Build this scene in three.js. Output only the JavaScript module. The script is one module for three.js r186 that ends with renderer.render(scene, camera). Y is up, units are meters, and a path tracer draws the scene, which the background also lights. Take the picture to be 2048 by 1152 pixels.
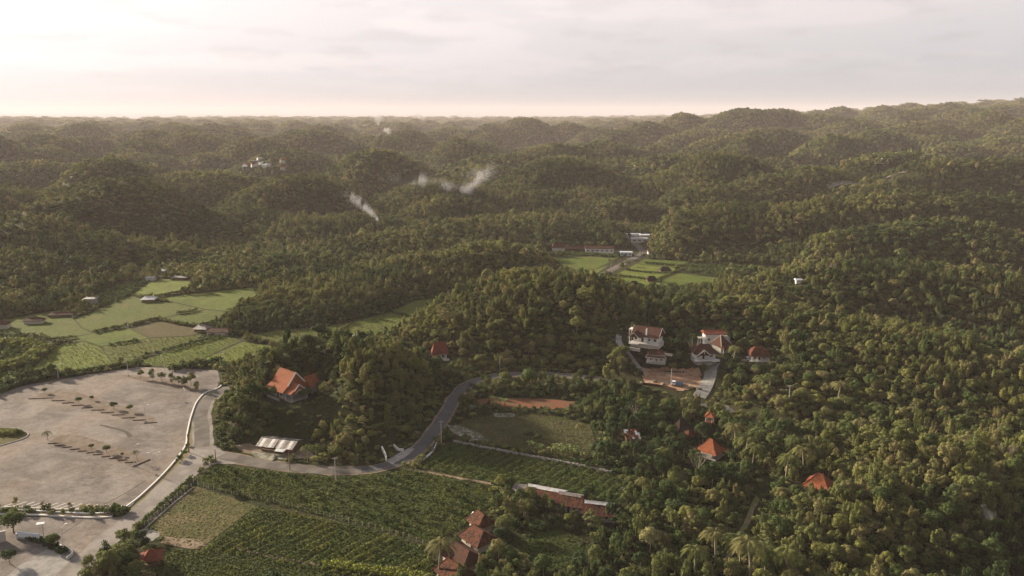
import * as THREE from 'three';
import { mergeGeometries } from 'three/addons/utils/BufferGeometryUtils.js';

// ---------------------------------------------------------------- camera, sky, sun, exposure
const scene = new THREE.Scene();
const camera = new THREE.PerspectiveCamera(40.13, 16 / 9, 1, 40000);
camera.position.set(0, 120, 0);
camera.rotation.set(THREE.MathUtils.degToRad(-12.4), 0, 0);
const renderer = new THREE.WebGLRenderer({ antialias: true });
renderer.toneMapping = THREE.LinearToneMapping;
renderer.toneMappingExposure = 2.95;
renderer.shadowMap.enabled = true;
renderer.setSize(1024, 576);
const rad = THREE.MathUtils.degToRad;
const SUN_AZ = rad(-57), SUN_EL = rad(17);
const sunDir = new THREE.Vector3(Math.sin(SUN_AZ) * Math.cos(SUN_EL), Math.sin(SUN_EL), -Math.cos(SUN_AZ) * Math.cos(SUN_EL));
const sun = new THREE.DirectionalLight(new THREE.Color(1.0, 0.85, 0.64), 5.0);
sun.position.copy(sunDir).multiplyScalar(1500).add(new THREE.Vector3(0, 0, -500));
sun.target.position.set(0, 0, -500);
sun.castShadow = true;
sun.shadow.radius = 6;
sun.shadow.mapSize.set(4096, 4096);
Object.assign(sun.shadow.camera, { left: -900, right: 900, top: 700, bottom: -700, near: 10, far: 4000 });
scene.add(sun, sun.target);

// ---------------------------------------------------------------- numbers
function rngOf(seed) { let s = seed | 0; return () => { s = (s + 0x6d2b79f5) | 0; let t = Math.imul(s ^ (s >>> 15), 1 | s); t = (t + Math.imul(t ^ (t >>> 7), 61 | t)) ^ t; return ((t ^ (t >>> 14)) >>> 0) / 4294967296; }; }
function hash2(i, j, k = 0) { let h = Math.imul(i, 374761393) ^ Math.imul(j, 668265263) ^ Math.imul(k, 2147483647 ^ 1274126177); h = Math.imul(h ^ (h >>> 13), 1274126177); h ^= h >>> 16; h = Math.imul(h, 2246822519); return ((h ^ (h >>> 15)) >>> 0) / 4294967296; }
const sm = (a, b, x) => { const t = Math.min(1, Math.max(0, (x - a) / (b - a))); return t * t * (3 - 2 * t); };
const lerp = (a, b, t) => a + (b - a) * t;
function vnoise(x, y, k = 0, per = 0) {
  const i = Math.floor(x), j = Math.floor(y), f = x - i, g = y - j, w = (n) => per ? ((n % per) + per) % per : n;
  const u = f * f * (3 - 2 * f), v = g * g * (3 - 2 * g);
  return lerp(lerp(hash2(w(i), w(j), k), hash2(w(i + 1), w(j), k), u), lerp(hash2(w(i), w(j + 1), k), hash2(w(i + 1), w(j + 1), k), u), v);
}
function fbm(x, y, k = 0, oct = 4, per = 0) { let s = 0, a = 0.5, n = 0; for (let o = 0; o < oct; o++) { s += a * vnoise(x, y, k + o, per); n += a; x *= 2; y *= 2; per *= 2; a *= 0.5; } return s / n; }

// ---------------------------------------------------------------- the sky: hazy late-afternoon air, brighter towards the sun, thin cloud
{
  const W = 2048, Hh = 1024, data = new Float32Array(W * Hh * 4);
  for (let j = 0; j < Hh; j++) {
    const el = ((j + 0.5) / Hh - 0.5) * Math.PI, e = Math.max(0, el * 180 / Math.PI);
    for (let i = 0; i < W; i++) {
      const az = ((i + 0.5) / W - 0.5) * 2 * Math.PI;
      const x = Math.cos(el) * Math.cos(az), y = Math.sin(el), z = Math.cos(el) * Math.sin(az);
      const ang = Math.acos(Math.min(1, x * sunDir.x + y * sunDir.y + z * sunDir.z)) * 180 / Math.PI;
      const a = sm(-1, 7.5, e), b = sm(9, 55, e);
      let r = lerp(lerp(0.375, 0.67, a), 0.28, b), g = lerp(lerp(0.42, 0.64, a), 0.32, b), bl = lerp(lerp(0.47, 0.655, a), 0.39, b);
      const glow = 1.5 * Math.exp(-ang / 28), low = Math.exp(-e / 3.0);
      r += glow * 1.0; g += glow * lerp(0.90, 0.70, low); bl += glow * lerp(0.82, 0.60, low);
      // cloud: noise on a flat layer overhead, stretched towards the horizon
      const h = 1 / (Math.max(0.02, y) + 0.06), cx = x * h, cz = z * h;
      const n = fbm(cx * 0.85 + 4.2, cz * 0.85 + 1.7, 11, 5), n2 = fbm(cx * 2.1, cz * 2.1 + 9, 31, 5);
      const puff = sm(0.55, 0.63, n) * sm(0.5, 3, e), dark = sm(0.6, 0.7, n2) * sm(0.8, 4, e);
      const k = 1 + 0.055 * puff - 0.07 * dark + 0.03 * (n - 0.5);
      r *= k * (1 + 0.025 * puff); g *= k; bl *= k * (1 - 0.01 * puff);
      const o = (j * W + i) * 4;
      data[o] = r * 0.341; data[o + 1] = g * 0.341; data[o + 2] = bl * 0.341; data[o + 3] = 1;
    }
  }
  const t = new THREE.DataTexture(data, W, Hh, THREE.RGBAFormat, THREE.FloatType);
  t.mapping = THREE.EquirectangularReflectionMapping; t.magFilter = t.minFilter = THREE.LinearFilter; t.needsUpdate = true;
  scene.background = t; scene.environment = t;
}
scene.fog = new THREE.FogExp2(new THREE.Color(1.0, 0.88, 0.86), 0.00006);

// ---------------------------------------------------------------- naming and building helpers
const used = new Map();
function numbered(name) { const n = used.get(name) || 0; used.set(name, n + 1); return n ? name + '_' + String(n).padStart(3, '0') : name; }
function tag(o, label, category, group, kind) { o.userData.label = label; if (category) o.userData.category = category; if (group) o.userData.group = group; if (kind) o.userData.kind = kind; return o; }
function shade(m) { m.castShadow = true; m.receiveShadow = true; return m; }
function topMesh(name, geo, mat, label, category, group, kind) { const m = shade(new THREE.Mesh(geo, mat)); m.name = numbered(name); scene.add(m); return tag(m, label, category, group, kind); }
function thing(name, label, category, x, y, z, rot = 0, group) { const o = new THREE.Group(); o.name = numbered(name); o.position.set(x, y, z); o.rotation.y = rot; scene.add(o); return tag(o, label, category, group); }
function part(name, geo, mat, parent, label) { const m = shade(new THREE.Mesh(geo, mat)); m.name = name; parent.add(m); if (label) m.userData.label = label; return m; }
function boxG(w, h, d, x = 0, y = 0, z = 0, ry = 0) { const g = new THREE.BoxGeometry(w, h, d); if (ry) g.rotateY(ry); g.translate(x, y, z); return g; }
function cylG(r0, r1, h, x = 0, y = 0, z = 0, n = 8) { const g = new THREE.CylinderGeometry(r1, r0, h, n); g.translate(x, y + h / 2, z); return g; }
function rodG(a, b, r0, r1 = r0, n = 6) { const A = new THREE.Vector3(...a), B = new THREE.Vector3(...b), d = B.clone().sub(A), g = new THREE.CylinderGeometry(r1, r0, d.length(), n); g.translate(0, d.length() / 2, 0); g.applyQuaternion(new THREE.Quaternion().setFromUnitVectors(new THREE.Vector3(0, 1, 0), d.normalize())); g.translate(...a); return g; }
function merged(list) { return mergeGeometries(list.map((g) => { const q = g.index ? g.toNonIndexed() : g; for (const k of Object.keys(q.attributes)) if (!['position', 'normal', 'uv'].includes(k)) q.deleteAttribute(k); return q; })); }
class Tri {                                       // a soup of triangles with uv in metres and optional colours
  constructor() { this.p = []; this.n = []; this.u = []; this.c = []; }
  tri(a, b, c, ua, ub, uc, n) {
    const nn = n || new THREE.Vector3(...b).sub(new THREE.Vector3(...a)).cross(new THREE.Vector3(...c).sub(new THREE.Vector3(...a))).normalize().toArray();
    this.p.push(...a, ...b, ...c); this.n.push(...nn, ...nn, ...nn); this.u.push(...(ua || [a[0], a[2]]), ...(ub || [b[0], b[2]]), ...(uc || [c[0], c[2]]));
  }
  quad(a, b, c, d, ua, ub, uc, ud) { this.tri(a, b, c, ua, ub, uc); this.tri(a, c, d, ua, uc, ud); }
  geo() { const g = new THREE.BufferGeometry(); g.setAttribute('position', new THREE.Float32BufferAttribute(this.p, 3)); g.setAttribute('normal', new THREE.Float32BufferAttribute(this.n, 3)); g.setAttribute('uv', new THREE.Float32BufferAttribute(this.u, 2)); if (this.c.length) g.setAttribute('color', new THREE.Float32BufferAttribute(this.c, 3)); return g; }
}

// ---------------------------------------------------------------- procedural materials (linear values)
function texOf(n, fn, px = 1) { const d = new Uint8Array(n * n * 4); for (let j = 0; j < n; j++) for (let i = 0; i < n; i++) { const c = fn(i / n, j / n), o = (j * n + i) * 4; const v = Array.isArray(c) ? c : [c, c, c]; for (let k = 0; k < 3; k++) d[o + k] = Math.max(0, Math.min(255, Math.round(v[k] * 255))); d[o + 3] = 255; } const t = new THREE.DataTexture(d, n, n); t.wrapS = t.wrapT = THREE.RepeatWrapping; t.magFilter = t.minFilter = THREE.LinearFilter; t.repeat.set(1 / px, 1 / px); t.needsUpdate = true; return t; }
const mix3 = (a, b, t) => [lerp(a[0], b[0], t), lerp(a[1], b[1], t), lerp(a[2], b[2], t)];
const col = (r, g, b) => new THREE.Color().setRGB(r, g, b);
function mat(o) { const { rgb, ...rest } = o; const m = new THREE.MeshPhysicalMaterial({ roughness: 0.9, metalness: 0, specularIntensity: (rest.roughness ?? 0.9) > 0.8 ? 0.2 : 1, ...rest }); if (rgb) m.color.setRGB(...rgb); return m; }
const noiseTile = (k, f, oct) => (u, v) => fbm(u * f, v * f, k, oct, f);
const M = {};
{
  const nA = noiseTile(3, 6, 7), nB = noiseTile(17, 40, 4), nC = noiseTile(29, 3, 6), nD = noiseTile(41, 128, 2);
  // worn asphalt and gravel of the car park: pale worn lanes, darker stains, tan dust
  M.lot = mat({ map: texOf(1024, (u, v) => { const a = nA(u, v), b = nB(u, v), c = nC(v, u), d = nD(u, v), st = fbm(u * 5 + v * 3, v * 26 - u * 6, 45, 5, 0); let q = mix3([0.090, 0.077, 0.069], [0.150, 0.130, 0.117], sm(0.32, 0.68, a)); q = mix3(q, [0.140, 0.110, 0.086], 0.6 * sm(0.48, 0.68, c)); q = mix3(q, [0.18, 0.158, 0.14], 0.35 * sm(0.5, 0.7, st)); const k = 0.62 + 0.56 * b + 0.52 * d; return [q[0] * k, q[1] * k, q[2] * k]; }, 70), bumpMap: texOf(512, (u, v) => 0.5 * nB(u, v) + 0.5 * nD(u, v), 18), bumpScale: 0.04, roughness: 0.95 });
  M.asphalt = mat({ map: texOf(512, (u, v) => { const k = 0.8 + 0.3 * nB(u, v) + 0.15 * nD(u, v), a = nA(u, v); const q = mix3([0.052, 0.052, 0.055], [0.085, 0.082, 0.08], a); return [q[0] * k, q[1] * k, q[2] * k]; }, 22), roughness: 0.85 });
  M.dust = mat({ map: texOf(512, (u, v) => { const k = 0.8 + 0.3 * nB(u, v) + 0.15 * nD(u, v), a = sm(0.3, 0.7, nA(u, v)); const q = mix3([0.15, 0.132, 0.118], [0.21, 0.188, 0.17], a); return [q[0] * k, q[1] * k, q[2] * k]; }, 26), roughness: 0.95 });
  M.oldAsphalt = mat({ map: texOf(512, (u, v) => { const k = 0.8 + 0.3 * nB(u, v) + 0.15 * nD(u, v), a = sm(0.3, 0.7, nA(u, v)); const q = mix3([0.08, 0.071, 0.063], [0.125, 0.11, 0.098], a); return [q[0] * k, q[1] * k, q[2] * k]; }, 24), roughness: 0.92 });
  const soil = (c0, c1, px, k0) => mat({ map: texOf(512, (u, v) => { const a = sm(0.3, 0.7, noiseTile(k0, 8, 6)(u, v)), k = 0.75 + 0.3 * nB(u, v) + 0.2 * nD(u, v); const q = mix3(c0, c1, a); return [q[0] * k, q[1] * k, q[2] * k]; }, px), roughness: 1 });
  M.verge = soil([0.17, 0.13, 0.075], [0.10, 0.105, 0.04], 20, 51);
  M.strip = soil([0.115, 0.085, 0.062], [0.155, 0.125, 0.102], 16, 65);
  M.dirt = soil([0.145, 0.105, 0.07], [0.20, 0.155, 0.112], 18, 53);
  M.redEarth = soil([0.16, 0.055, 0.03], [0.11, 0.065, 0.035], 14, 57);
  M.spoil = soil([0.24, 0.125, 0.07], [0.28, 0.19, 0.13], 12, 59);
  M.limestone = soil([0.24, 0.225, 0.19], [0.115, 0.11, 0.075], 10, 61);
  M.concrete = soil([0.245, 0.23, 0.212], [0.185, 0.175, 0.16], 9, 63);
  // crops and grass: each field with its own green, mottled
  const field = (c0, c1, c2, px, k0) => mat({ map: texOf(1024, (u, v) => { const a = sm(0.32, 0.68, noiseTile(k0, 5, 7)(u, v)), b = sm(0.5, 0.72, noiseTile(k0 + 7, 9, 6)(v, u)), f = nB(u, v), d = nD(u, v); let q = mix3(c0, c1, a); q = mix3(q, c2, 0.7 * b); const k = 0.62 + 0.5 * f + 0.3 * d; return [q[0] * k, q[1] * k, q[2] * k]; }, px), bumpMap: texOf(512, (u, v) => 0.45 * nB(u, v) + 0.55 * nD(u, v), 26), bumpScale: 0.5, roughness: 1 });
  M.fieldGreen = field([0.064, 0.090, 0.015], [0.082, 0.104, 0.019], [0.076, 0.080, 0.021], 90, 71);
  M.fieldLime = field([0.086, 0.112, 0.020], [0.103, 0.124, 0.023], [0.086, 0.096, 0.023], 80, 73);
  M.fieldOlive = field([0.076, 0.087, 0.020], [0.066, 0.084, 0.017], [0.087, 0.083, 0.026], 85, 75);
  M.fieldBrown = field([0.075, 0.060, 0.027], [0.068, 0.062, 0.023], [0.085, 0.066, 0.036], 60, 77);
  M.cropDark = field([0.036, 0.050, 0.011], [0.052, 0.064, 0.014], [0.046, 0.046, 0.016], 50, 79);
  M.lawnDry = field([0.066, 0.068, 0.021], [0.098, 0.082, 0.036], [0.125, 0.098, 0.05], 55, 81);
  M.lawnPale = field([0.052, 0.055, 0.019], [0.066, 0.062, 0.025], [0.078, 0.068, 0.034], 60, 83);
  M.forestFloor = field([0.020, 0.026, 0.008], [0.030, 0.032, 0.011], [0.036, 0.030, 0.013], 120, 85);
  M.white = mat({ map: texOf(256, (u, v) => { const k = 0.86 + 0.2 * (nA(u, v) - 0.3); return [0.58 * k, 0.555 * k, 0.52 * k]; }, 6), roughness: 0.8 });
  M.cream = mat({ map: texOf(256, (u, v) => { const k = 0.86 + 0.22 * (nA(u, v) - 0.3); return [0.46 * k, 0.41 * k, 0.35 * k]; }, 6), roughness: 0.85 });
  M.paint = mat({ rgb: [0.50, 0.475, 0.435], roughness: 0.75 });
  M.greyWall = mat({ map: texOf(256, (u, v) => { const k = 0.8 + 0.35 * (nA(u, v) - 0.3); return [0.30 * k, 0.29 * k, 0.265 * k]; }, 6), roughness: 0.9 });
  M.glass = mat({ rgb: [0.03, 0.035, 0.04], roughness: 0.15 });
  M.wood = mat({ map: texOf(256, (u, v) => { const k = 0.7 + 0.6 * fbm(u * 4, v * 32, 5, 3, 4); return [0.13 * k, 0.085 * k, 0.05 * k]; }, 2), roughness: 0.9 });
  M.darkWood = mat({ rgb: [0.05, 0.035, 0.025], roughness: 0.9 });
  M.pole = mat({ rgb: [0.34, 0.325, 0.30], roughness: 0.85 });
  M.steel = mat({ rgb: [0.55, 0.55, 0.54], roughness: 0.55, metalness: 0.3 });
  M.rust = mat({ rgb: [0.16, 0.09, 0.06], roughness: 0.8 });
  M.stone = mat({ map: texOf(256, (u, v) => { const k = 0.6 + 0.6 * nA(u, v); return [0.25 * k, 0.235 * k, 0.205 * k]; }, 3), roughness: 0.95 });
  M.bark = mat({ map: texOf(128, (u, v) => { const k = 0.6 + 0.7 * fbm(u * 8, v * 3, 6, 3, 8); return [0.11 * k, 0.088 * k, 0.06 * k]; }, 2), roughness: 0.95 });
  M.paleBark = mat({ map: texOf(128, (u, v) => { const k = 0.7 + 0.5 * fbm(u * 8, v * 3, 8, 3, 8); return [0.26 * k, 0.22 * k, 0.17 * k]; }, 2), roughness: 0.95 });
  // roof tiles: courses 0.33 m apart in the relief, single tiles weathered differently
  const tileBump = texOf(256, (u, v) => { const c = (v * 12) % 1, r = (u * 16) % 1; return 0.55 * (1 - c) + 0.45 * Math.abs(Math.sin(Math.PI * r)); }, 4);
  const tiles = (c0, c1, c2, k0, amt) => mat({ map: texOf(512, (u, v) => { const cell = hash2(Math.floor(u * 32), Math.floor(v * 24), k0), w = sm(0.38, 0.70, 0.5 * noiseTile(k0, 7, 5)(u, v) + 0.5 * hash2(Math.floor(u * 32), Math.floor(v * 24), k0 + 1)); let q = mix3(c0, c1, cell); q = mix3(q, c2, amt * Math.min(1, w * (0.4 + cell))); const k = 0.85 + 0.25 * nB(u, v); return [q[0] * k, q[1] * k, q[2] * k]; }, 8), bumpMap: tileBump, bumpScale: 0.12, roughness: 0.85 });
  M.tileOrange = tiles([0.30, 0.094, 0.038], [0.215, 0.066, 0.030], [0.125, 0.052, 0.032], 101, 0.75);
  M.tileRed = tiles([0.20, 0.055, 0.030], [0.15, 0.043, 0.026], [0.08, 0.034, 0.024], 103, 0.7);
  M.tileBrown = tiles([0.098, 0.040, 0.025], [0.066, 0.030, 0.021], [0.040, 0.025, 0.019], 105, 0.9);
  M.tileOld = tiles([0.165, 0.055, 0.026], [0.070, 0.028, 0.018], [0.030, 0.020, 0.015], 107, 1.2);
  M.thatch = mat({ map: texOf(256, (u, v) => { const k = 0.5 + 0.9 * fbm(u * 32, v * 6, 9, 4, 32); return [0.030 * k, 0.021 * k, 0.016 * k]; }, 3), roughness: 1 });
  const zinc = (c0, c1, amt, k0) => mat({ map: texOf(256, (u, v) => { const w = sm(0.45, 0.68, noiseTile(k0, 6, 6)(u, v)), sheet = 0.85 + 0.3 * hash2(Math.floor(u * 6), Math.floor(v * 3), k0); const q = mix3(c0, c1, amt * w); return [q[0] * sheet, q[1] * sheet, q[2] * sheet]; }, 6), bumpMap: texOf(64, (u) => 0.5 + 0.5 * Math.sin(u * Math.PI * 2 * 8), 1.6), bumpScale: 0.03, roughness: 0.6, metalness: 0.15 });
  M.zincOld = zinc([0.14, 0.128, 0.118], [0.085, 0.052, 0.04], 0.9, 111);
  M.zincPale = zinc([0.38, 0.38, 0.385], [0.25, 0.21, 0.19], 0.6, 113);
  M.zincWhite = zinc([0.50, 0.52, 0.55], [0.38, 0.40, 0.42], 0.4, 115);
  M.water = mat({ rgb: [0.05, 0.06, 0.065], roughness: 0.08 });
  M.smoke = mat({ rgb: [0.82, 0.80, 0.78], roughness: 1 });
}

// ================================================================ the land
// hills: [x, z, height of the ground, radius along, radius across, turn]
function rise(x, z) { const r = Math.hypot(x, z), u = x / Math.max(200, -z); return sm(900, 3600, r) * (22 + 108 * sm(0.03, 0.75, u)) + sm(3000, 9000, r) * 14; }
const hill = ([x, z, top], rx, rz, turn = 0, tree = 6) => [x, z, Math.max(2, top - tree - rise(x, z)), rx, rz, rad(turn)];
const HILLS = [
  // the wooded knoll inside the road bend
  hill([-81.4,-322,28.4], 66, 54, 0, 6.5), hill([-53.4,-312,24.2], 62, 50, 0, 6.5), hill([-109.4,-318,17.9], 42, 44, 0, 6.5), hill([-37.6,-325,11.2], 40, 44, 0, 6.5),
  // the central hill and the long spur that runs from it to the right
  hill([18.4,-432,35.3], 92, 74, 0, 6.5), hill([-12.3,-430,18.6], 70, 60, 0, 6.5), hill([48.6,-425,25.4], 66, 56), hill([83.2,-418,23.6], 62, 50), hill([114.6,-404,26.9], 66, 46), hill([143.2,-380,22.2], 62, 56), hill([170.5,-358,23.5], 66, 60), hill([195.1,-338,21.5], 66, 58), hill([218.4,-318,17.9], 70, 58),
  // the near hill at the lower right
  hill([125,-238,19.9], 58, 52, 0, 7), hill([144.3,-236,16.9], 55, 52, 0, 7), hill([104.1,-224,16.1], 38, 40, 0, 6.5), hill([166,-235,11.9], 55, 55, 0, 6.5),
  // right, behind the spur
  hill([129.1,-490,13.6], 52, 36), hill([162.2,-485,17.2], 58, 42), hill([194.9,-490,24.6], 60, 56), hill([222.8,-490,31], 68, 60), hill([255.6,-480,30.3], 68, 60), hill([281.3,-465,27.9], 62, 58), hill([305.3,-455,25.4], 72, 60),
  hill([129,-705,14], 62, 48), hill([161.9,-715,33.1], 78, 60), hill([207.8,-735,40.9], 84, 72), hill([241.8,-710,36.9], 70, 62), hill([244.1,-600,29.7], 66, 56), hill([282,-600,35.5], 72, 58), hill([331.5,-615,39.4], 78, 60), hill([368,-590,34.3], 84, 60), hill([286.9,-735,42.3], 80, 68), hill([351.4,-735,49.3], 82, 70), hill([416.5,-735,49.3], 84, 70), hill([476.9,-720,46.2], 90, 70),
  hill([224.9,-900,43.1], 80, 68), hill([302.1,-930,51], 90, 80), hill([371.2,-960,60.7], 98, 86), hill([472.8,-1040,67.4], 108, 92), hill([481.7,-930,67.2], 98, 82), hill([545.5,-930,69.5], 108, 82), hill([609,-920,68.9], 115, 86),
  hill([182.5,-1050,40.8], 94, 84), hill([96.6,-980,28.8], 74, 68), hill([273.4,-1300,57.4], 120, 100), hill([178.5,-1260,51.6], 90, 80), hill([123.1,-900,27.7], 60, 52),
  hill([535.1,-1700,86.2], 150, 120), hill([420,-1620,73.9], 120, 100), hill([800.1,-1700,80], 120, 110), hill([869.5,-1650,77.1], 110, 100), hill([933.7,-1520,78.6], 140, 120), hill([575.9,-1450,64.5], 110, 100), hill([363.1,-2200,100.4], 150, 130),
  // the middle ridge between the two valleys and the hills behind it
  hill([-152.5,-462,-1.4], 42, 26), hill([-136.2,-482,7], 62, 38, 12), hill([-109.9,-508,13.7], 78, 44, 14), hill([-79.3,-548,14], 82, 44, 14), hill([-46.3,-580,18.5], 80, 46, 12), hill([-15,-600,22.8], 72, 50, 10), hill([8.2,-610,13.2], 50, 44),
  hill([57.3,-775,18.4], 100, 64), hill([18.3,-800,20.2], 90, 70), hill([88.7,-745,7.9], 55, 40), hill([-45.5,-760,20.3], 90, 70), hill([-100.3,-700,17], 90, 60), hill([-8.7,-980,31.9], 120, 90), hill([-70.6,-900,29.5], 70, 60),
  // left, beyond the fields
  hill([-409.9,-820,58.1], 105, 92), hill([-424.9,-760,46.9], 84, 70), hill([-352.8,-800,25.3], 100, 80), hill([-260.9,-960,51.2], 105, 86), hill([-299.2,-850,19.4], 100, 80), hill([-189.9,-820,17.7], 100, 80), hill([-417,-680,36], 78, 60),
  hill([-363.1,-650,25.6], 80, 52), hill([-379.3,-600,18.1], 90, 60), hill([-329.8,-665,15.7], 70, 50), hill([-379.2,-540,7], 80, 60), hill([-339.4,-520,2.6], 55, 36), hill([-228.4,-640,2.9], 80, 50, 10), hill([-193.8,-650,9.6], 80, 56),
  // the skyline on the right
  hill([648.6,-2300,135.7], 170, 160), hill([764.7,-2350,131.7], 160, 150), hill([496.1,-2350,123.2], 120, 120), hill([41.9,-2600,107.8], 150, 150), hill([183.6,-2550,94.1], 110, 110), hill([170.2,-1550,66.4], 150, 130), hill([49,-1400,59.5], 140, 120), hill([-761.7,-1900,75.3], 140, 130), hill([-1024.1,-1750,70.2], 110, 110), hill([-501.5,-1900,75.3], 170, 140), hill([1726.2,-3600,157.5], 240, 200), hill([2230.3,-3900,170], 300, 240),
];
// flat places: polygons on the valley floor and the lines of the roads
const POLY = {
  lot: [[-255.1,-299.5], [-238.6,-316.4], [-224.4,-327.4], [-223.1,-337.8], [-210.1,-348.1], [-196.9,-357.5], [-182.3,-366.7], [-160.7,-364.4], [-141.2,-361.3], [-134.7,-346], [-132.3,-334.5], [-134.8,-329.3], [-134.7,-319.4], [-130.7,-302.8], [-124.6,-283.2], [-121.1,-273], [-119.7,-261.7], [-119.1,-250], [-119.3,-238.9], [-120,-230.7], [-121.5,-224.5], [-143.6,-224.5], [-159.9,-225.8], [-198.9,-227.7]],
  forecourt: [[-172.9,-217.7], [-147.2,-220.1], [-123.1,-219.2], [-119.4,-220.8], [-114.6,-216.5], [-115.8,-204.6], [-116.6,-191.5], [-114.3,-180.1], [-146.3,-180.1]],
  lawn: [[-110.3,-213.6], [-105.2,-240.7], [-86.7,-231], [-80.4,-227.1], [-83.4,-216.8], [-87,-206.3], [-88.8,-201.5], [-99.3,-204.6], [-102.7,-208.5]],
  cropUpper: [[-106.4,-242.9], [-104.5,-257.5], [-87,-252.4], [-65.2,-247.7], [-44.9,-248.5], [-35,-253.1], [-6.5,-240.7], [-6.2,-231], [-11.2,-218.3], [-23.2,-205.2], [-48.9,-217.1], [-79.9,-229.7]],
  cropLower: [[-80,-226.8], [-48.5,-215.3], [-23.6,-203], [-20.8,-188.6], [-26.7,-185], [-51.5,-190], [-69.7,-196.8], [-87.8,-200.9], [-84.9,-208.5]],
  cropCorner: [[-98.6,-203], [-84.5,-199.4], [-53.5,-192.9], [-29.3,-184.5], [-90.6,-184.5], [-97.7,-191.5]],
  cropRight: [[-32.8,-255.1], [-27.8,-269.4], [-22.3,-276.6], [-4.4,-268.1], [34.4,-249.6], [33.9,-229.7], [9.1,-236.1], [-5.7,-242.9]],
  clearing: [[-24.5,-287.2], [-18.9,-298.5], [-4.9,-306.1], [17.6,-303.9], [30.9,-293.2], [31.3,-278.5], [25.8,-258.8], [6.6,-268.5], [-12,-276.6]],
  redBank: [[-18.1,-321.2], [-8.5,-323.7], [12.1,-323.1], [27,-319.4], [24.1,-309.5], [5.4,-311.7], [-13.5,-313.5]],
  hollow: [[2.3,-203.6], [6.8,-210.7], [14.2,-212.4], [21.1,-207.4], [19.4,-196.3], [11.6,-191.5], [4.9,-193.9]],
  yard: [[61,-354.5], [72.7,-357.5], [88.1,-352.3], [84.8,-333.5], [73.4,-327], [59.9,-337.5]],
  shedYard: [[-103.1,-273], [-95.2,-278.5], [-76.3,-271.2], [-68.5,-261.7], [-83,-262.5], [-97,-266.8]],
  slope: [[-29.3,-371.4], [-16,-376.2], [-3.4,-365.1], [-14,-356.1], [-21.7,-346], [-28.7,-347.4]],
  p1: [[-262.7,-459], [-258.1,-520.6], [-238.7,-505.9], [-222,-501.6], [-194.2,-482.7], [-214.6,-459], [-228.2,-440.7], [-236.3,-430], [-247.9,-439.6]],
  p2: [[-258.2,-523.6], [-265.8,-566.3], [-254.6,-579], [-240.8,-569.9], [-218.8,-549.1], [-238.5,-519]],
  p3: [[-236.5,-516.1], [-184.4,-547.4], [-169.6,-511.7], [-178,-478.8], [-194.1,-484], [-223.2,-504.5]],
  p4: [[-220.8,-438.5], [-212.6,-454.3], [-181.7,-438.5], [-171.7,-434.2], [-179.1,-422.7], [-199.6,-418.7]],
  p5: [[-248.6,-408.9], [-234.9,-426.8], [-221.7,-438.5], [-199.7,-417.7], [-218.3,-402.4], [-232.3,-412.8]],
  p6: [[-230.1,-359], [-242.7,-403.3], [-231.3,-410.9], [-217.9,-400.5], [-193.3,-366.7], [-208.2,-358.3]],
  p7: [[-217.1,-400.5], [-198.7,-416.7], [-178.3,-420.7], [-167.7,-427.9], [-178.9,-396], [-189.8,-385.4], [-189.2,-374.6], [-193.2,-367.5]],
  p8: [[-177.6,-394.2], [-162.6,-424.8], [-147.1,-411.8], [-156.9,-377.1], [-169.3,-367.5], [-187.6,-372.2]],
  p9: [[-145.6,-409.9], [-122.4,-399.6], [-131.6,-382.9], [-142.4,-367.5], [-155.6,-376.2]],
  p10: [[-320.4,-425.8], [-305.6,-455.5], [-284.3,-481.4], [-262.1,-456.6], [-247.9,-438.5], [-236,-427.9], [-250.8,-411.8], [-260.9,-421.7], [-290.7,-432.1]],
  p11: [[-192.4,-481.4], [-176.8,-476.2], [-174.7,-456.6], [-181.4,-442.9], [-213,-456.6]],
  q1: [[-149.6,-422.7], [-132.1,-433.1], [-110.8,-439.6], [-95.8,-450.8], [-103.3,-408], [-122.7,-402.4]],
  q2: [[-102.7,-408.9], [-94.9,-450.8], [-75.1,-474.9], [-57.9,-455.5], [-72.6,-417.7], [-86.4,-404.2]],
  q3: [[-74.6,-477.5], [-64,-505.9], [-21.5,-532.9], [-32.5,-503], [-47,-466.2], [-57.1,-456.6]],
  r1: [[76.5,-588.3], [89.4,-612.1], [126.5,-600], [112.1,-580.8], [105.5,-549.1], [73.5,-536.1]],
  r2: [[90.4,-614.1], [102,-637.7], [130.6,-620.4], [126.5,-602]],
  r3: [[103.2,-640], [113.2,-660.7], [146.3,-646.7], [131.8,-622.5]],
  r4: [[128.4,-600], [156.4,-580.8], [138.7,-539.3], [106.7,-545.8], [112.5,-579]],
  r5: [[22.6,-624.7], [36.9,-665.5], [67.6,-672.8], [90.1,-663.1], [66.1,-616.2], [38,-612.1]],
  r6: [[26.5,-675.3], [38.6,-698.4], [94.2,-677.8], [90.8,-665.5], [67.8,-675.3]],
  r7: [[146.4,-637.7], [178.1,-633.3], [217.9,-612.1], [207.9,-588.3], [162.2,-588.3], [130.8,-606]],
  r8: [[41.6,-608], [66.6,-614.1], [79.3,-633.3], [61.7,-588.3], [47.4,-580.8]],
  terraces: [[-260,-526.7], [-267.4,-569.9], [-282.4,-562.8], [-278.5,-516.1], [-267.2,-487.9], [-259,-500.2]],
  scrub: [[-305.1,-404.2], [-286.8,-425.8], [-258.5,-415.7], [-244.3,-404.2], [-234.2,-365.9], [-230.3,-343.9], [-232.6,-330], [-246.3,-321.2]],
  schoolYard: [[32.2,-706.4], [120.7,-706.4], [114.8,-670.4], [92.6,-665.5], [33.7,-690.5]],
  upperVillage: [[116,-784.3], [142.4,-777.7], [133.1,-752.4], [115.6,-764.9]],
};
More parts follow.
